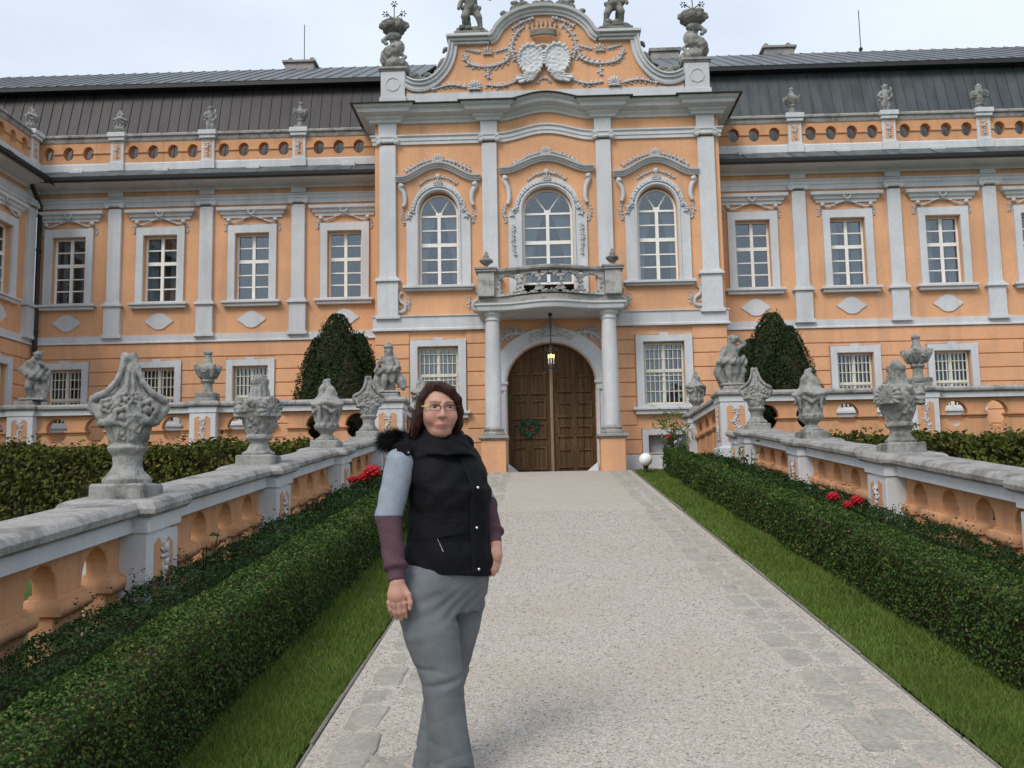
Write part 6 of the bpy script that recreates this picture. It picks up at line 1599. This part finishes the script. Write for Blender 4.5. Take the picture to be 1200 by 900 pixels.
        ht = 1.428-.040*np.clip((w+.02)/.10, 0, 1); rr = .083+.05*np.clip((1.40-z)/.10, 0, 1)
        col = np.abs(rho-rr)-.0135; col = np.maximum(col, np.maximum(z-ht, 1.30-z))+.002*np.sin(z*150+np.arctan2(q[:, 1], q[:, 0])*6)
        d = smin(d, col, .018)
        vee = np.maximum(cap(P, (-.010, -.115, 1.372), (-.035, -.07, 1.43), .020, .052), 0-z)
        return np.maximum(d, -vee)
    V, F = nets(vest, (-.28, -.24, .79), (.24, .28, 1.45), .0062); ve = inst('vest', mesh_np('vest', V, F, 'vest_black', True), T, (0, 0, 0))
    def onvest(u, z, out=.004):
        A, B = np.interp(z, VZ, VA), np.interp(z, VZ, VB); v = B*(max(0, 1-(abs(u)/A)**2.15))**(1/2.15)
        return np.array((np.interp(z, VZ, VX), np.interp(z, VZ, VY), z))+fu*u+fv*(v+.006+out)
    for z in (1.165, 1.003, .838): MB().blob(tuple(onvest(-.03, z, .010)), (.0075, .004, .0075)).build('button', 'silver', ve, smooth=True)
    m = MB(); zs_ = lin(.825, 1.30, 30); Vv = [tuple(onvest(u, z, o_)) for z in zs_ for u, o_ in ((-.004, .0), (-.010, .006), (-.052, .006), (-.058, .0))]
    m.add(Vv, [[i*4+k, i*4+k+1, (i+1)*4+k+1, (i+1)*4+k] for i in range(30) for k in range(3)]).build('zip_placket', 'vest_black', ve, smooth=True)
    m = MB(); us = lin(.145, .02, 8); rows = [.985, 1.005, 1.03]
    Vv = [tuple(onvest(u, z-.02*(u-.02)/.12, .006-.003*(i == 2))) for i, z in enumerate(rows) for u in us]; m.add(Vv, [[i*9+k, i*9+k+1, (i+1)*9+k+1, (i+1)*9+k] for i in range(2) for k in range(8)]); m.build('pocket_flap', 'vest_black', ve, smooth=True)
    MB().tube([tuple(onvest(.125-.02*k/6, .965-.08*k/6, .003)) for k in range(5)], .0020, 5).build('pocket_zip', 'silver', ve)
    def hood(P):
        d = ell(P, (-.06, .10, 1.345), (.15, .075, .07)); d = smin(d, chain(P, [(-.16, .02, 1.375), (-.21, -.03, 1.362), (-.175, -.075, 1.350)], [.035, .036, .022], .02), .03)
        return d+.006*np.sin(P[:, 0]*40+P[:, 2]*55)+.004*np.sin(P[:, 1]*60)
    V, F = nets(hood, (-.30, -.16, 1.24), (.14, .24, 1.45), .007); inst('hood', mesh_np('hood', V, F, 'vest_black', True), ve, (0, 0, 0))
    m = MB().box(-.215, -.155, -.128, -.122, 1.300, 1.352); m.v = [(x, y+.35*(x+.185)*-.6, z) for x, y, z in m.v]; m.build('shoulder_tab', 'vest_black', ve, bevel=.002)
    for x in (-.205, -.165): MB().blob((x, -.133-.21*(x+.185), 1.312), (.004, .003, .004)).build('stud', 'silver', ve)
    rg = np.random.default_rng(3); n = 5200                        # fur trim of the hood
    t = rg.random(n); cpts = np.array([(-.205, -.06, 1.385), (-.255, -.04, 1.383), (-.285, .0, 1.365), (-.25, .05, 1.35), (-.15, .12, 1.36), (0, .16, 1.36)])
    seg = np.minimum((t**1.6*5).astype(int), 4); f_ = t**1.6*5-seg; base = cpts[seg]*(1-f_[:, None])+cpts[seg+1]*f_[:, None]
    dr = rg.normal(0, 1, (n, 3)); dr[:, 0] -= .35; dr /= np.linalg.norm(dr, axis=1, keepdims=True); ln = rg.uniform(.028, .062, n)[:, None]
    sd_ = np.cross(dr, rg.normal(0, 1, (n, 3))); sd_ /= np.linalg.norm(sd_, axis=1, keepdims=True)+1e-9
    r0 = base+dr*.006; tip = base+dr*ln+np.array((-.008, 0, -.006)); V = np.stack([r0-sd_*.0016, r0+sd_*.0016, tip], 1).reshape(-1, 3)
    inst('fur_trim', mesh_np('fur_trim', V, np.arange(len(V)).reshape(-1, 3), 'fur_black'), ve, (0, 0, 0))
    # sleeves in two colours
    def sleeve(A, low):
        def fn(P):
            z = P[:, 2]; k_ = 1.0 if A is ar else .88; d = chain(P, A, [.059*k_, .052*k_, .040], .010)
            d = smin(d, cap(P, A[0], A[1], .061*k_, .053*k_), .008)
            d += .0025*np.sin(z*85+P[:, 0]*40+2*np.sin(P[:, 1]*25))*np.clip((1.0-z)/.1, 0, 1)+.0012*np.sin(z*60+P[:, 0]*70)
            w = np.array(A[2]); e = np.array(A[1]); ax = (w-e)/np.linalg.norm(w-e); tt = (P-w)@ax
            cuff = np.clip((tt+.055)/.012, 0, 1); d = d+.006*cuff-.010*np.exp(-((tt+.062)/.014)**2)
            d = np.maximum(d, tt+.004)
            cut = 1.055 if A is ar else 1.125
            return np.maximum(d, z-cut) if low else np.maximum(d, cut-z)
        return fn
    for A, lo, hi in ((ar, (-.34, -.29, .74), (-.09, .02, 1.37)), (al, (-.06, -.05, .86), (.26, .24, 1.37))):
        V, F = nets(sleeve(A, False), lo, hi, .0058); so = inst('sleeve', mesh_np('sleeve', V, F, 'sleeve_grey', True), T, (0, 0, 0))
        V, F = nets(sleeve(A, True), lo, hi, .0058); lo_o = inst('lower_sleeve', mesh_np('lower_sleeve', V, F, 'sleeve_plum', True), so, (0, 0, 0))
    for c, r_ in (((-.217, -.2145, .708), .0108), ((-.178, -.215, .712), .0108), ((.176, .004, .842), .0108)):
        MB().tube([(c[0]+r_*cos(t), c[1]+r_*sin(t), c[2]) for t in np.linspace(0, 2*pi, 13)], .0016, 5).build('ring', 'silver', T)
    # trousers
    def trousers(P):
        z = P[:, 2]
        d, u, v = body_slab(P, [.62, .70, .76, .84, .88], [-.055, -.056, -.046, -.030, -.022], [.015]*5, [.170, .192, .200, .186, .176], [.125, .145, .158, .160, .150], 2.1)
        d = np.maximum(d, np.maximum(z-.86, .66-z)); legs = []
        for A, rs in (((hr, (-.085, -.075, .585), kr, (-.028, -.065, .24), fr), [.112, .112, .086, .080, .098]), ((hl, (.012, .09, .60), kl, (-.075, .135, .24), fl), [.092, .090, .080, .074, .090])):
            q = chain(P, A, rs, .006); kz = np.exp(-((z-.44)/.075)**2)
            k2 = np.array(A[2]); ang = np.arctan2(P[:, 1]-k2[1], P[:, 0]-k2[0])
            fold = 0
            for zf_, sl_, am_, wd_ in ((.405, .020, -.0065, .010), (.440, -.016, -.0045, .009), (.375, .030, .0035, .012), (.47, .022, -.0030, .010), (.345, -.015, -.0025, .010), (.60, .05, -.0025, .016), (.66, .06, -.0028, .014), (.27, .03, -.0020, .014), (.14, -.03, -.0032, .012), (.105, .025, -.0030, .011), (.075, -.02, -.0035, .010)):
                fold = fold-am_*np.exp(-((z-zf_-sl_*np.sin(ang+1.1))/wd_)**2)*(.55+.45*np.sin(ang*1.5+zf_*40))
            q = q+fold+nse(P, 22, .003)
            legs.append(q)
        d = smin(d, legs[0], .03); d = np.minimum(d, legs[1])
        d += .003*np.exp(-((z-.70)/.06)**2)*np.sin((u*.7+z)*100+2*np.sin(u*18))
        d = np.maximum(d, .006-z)
        return d
    V, F = nets(trousers, (-.30, -.24, .0), (.20, .30, .89), .0066); tr = inst('trousers', mesh_np('trousers', V, F, 'trouser_grey', True), T, (0, 0, 0))
    for f_, s in ((fr, -1), (fl, 1)):
        def shoe(P, f_=f_): return np.maximum(smin(ell(P, (f_[0]+.02, f_[1]-.02, .040), (.05, .08, .045)), ell(P, (f_[0]+.055, f_[1]-.10, .032), (.045, .085, .034)), .03), .002-P[:, 2])
        V, F = nets(shoe, (f_[0]-.08, f_[1]-.22, -.01), (f_[0]+.14, f_[1]+.10, .12), .008); inst('shoe', mesh_np('shoe', V, F, 'shoe', True), T, (0, 0, 0))
person()
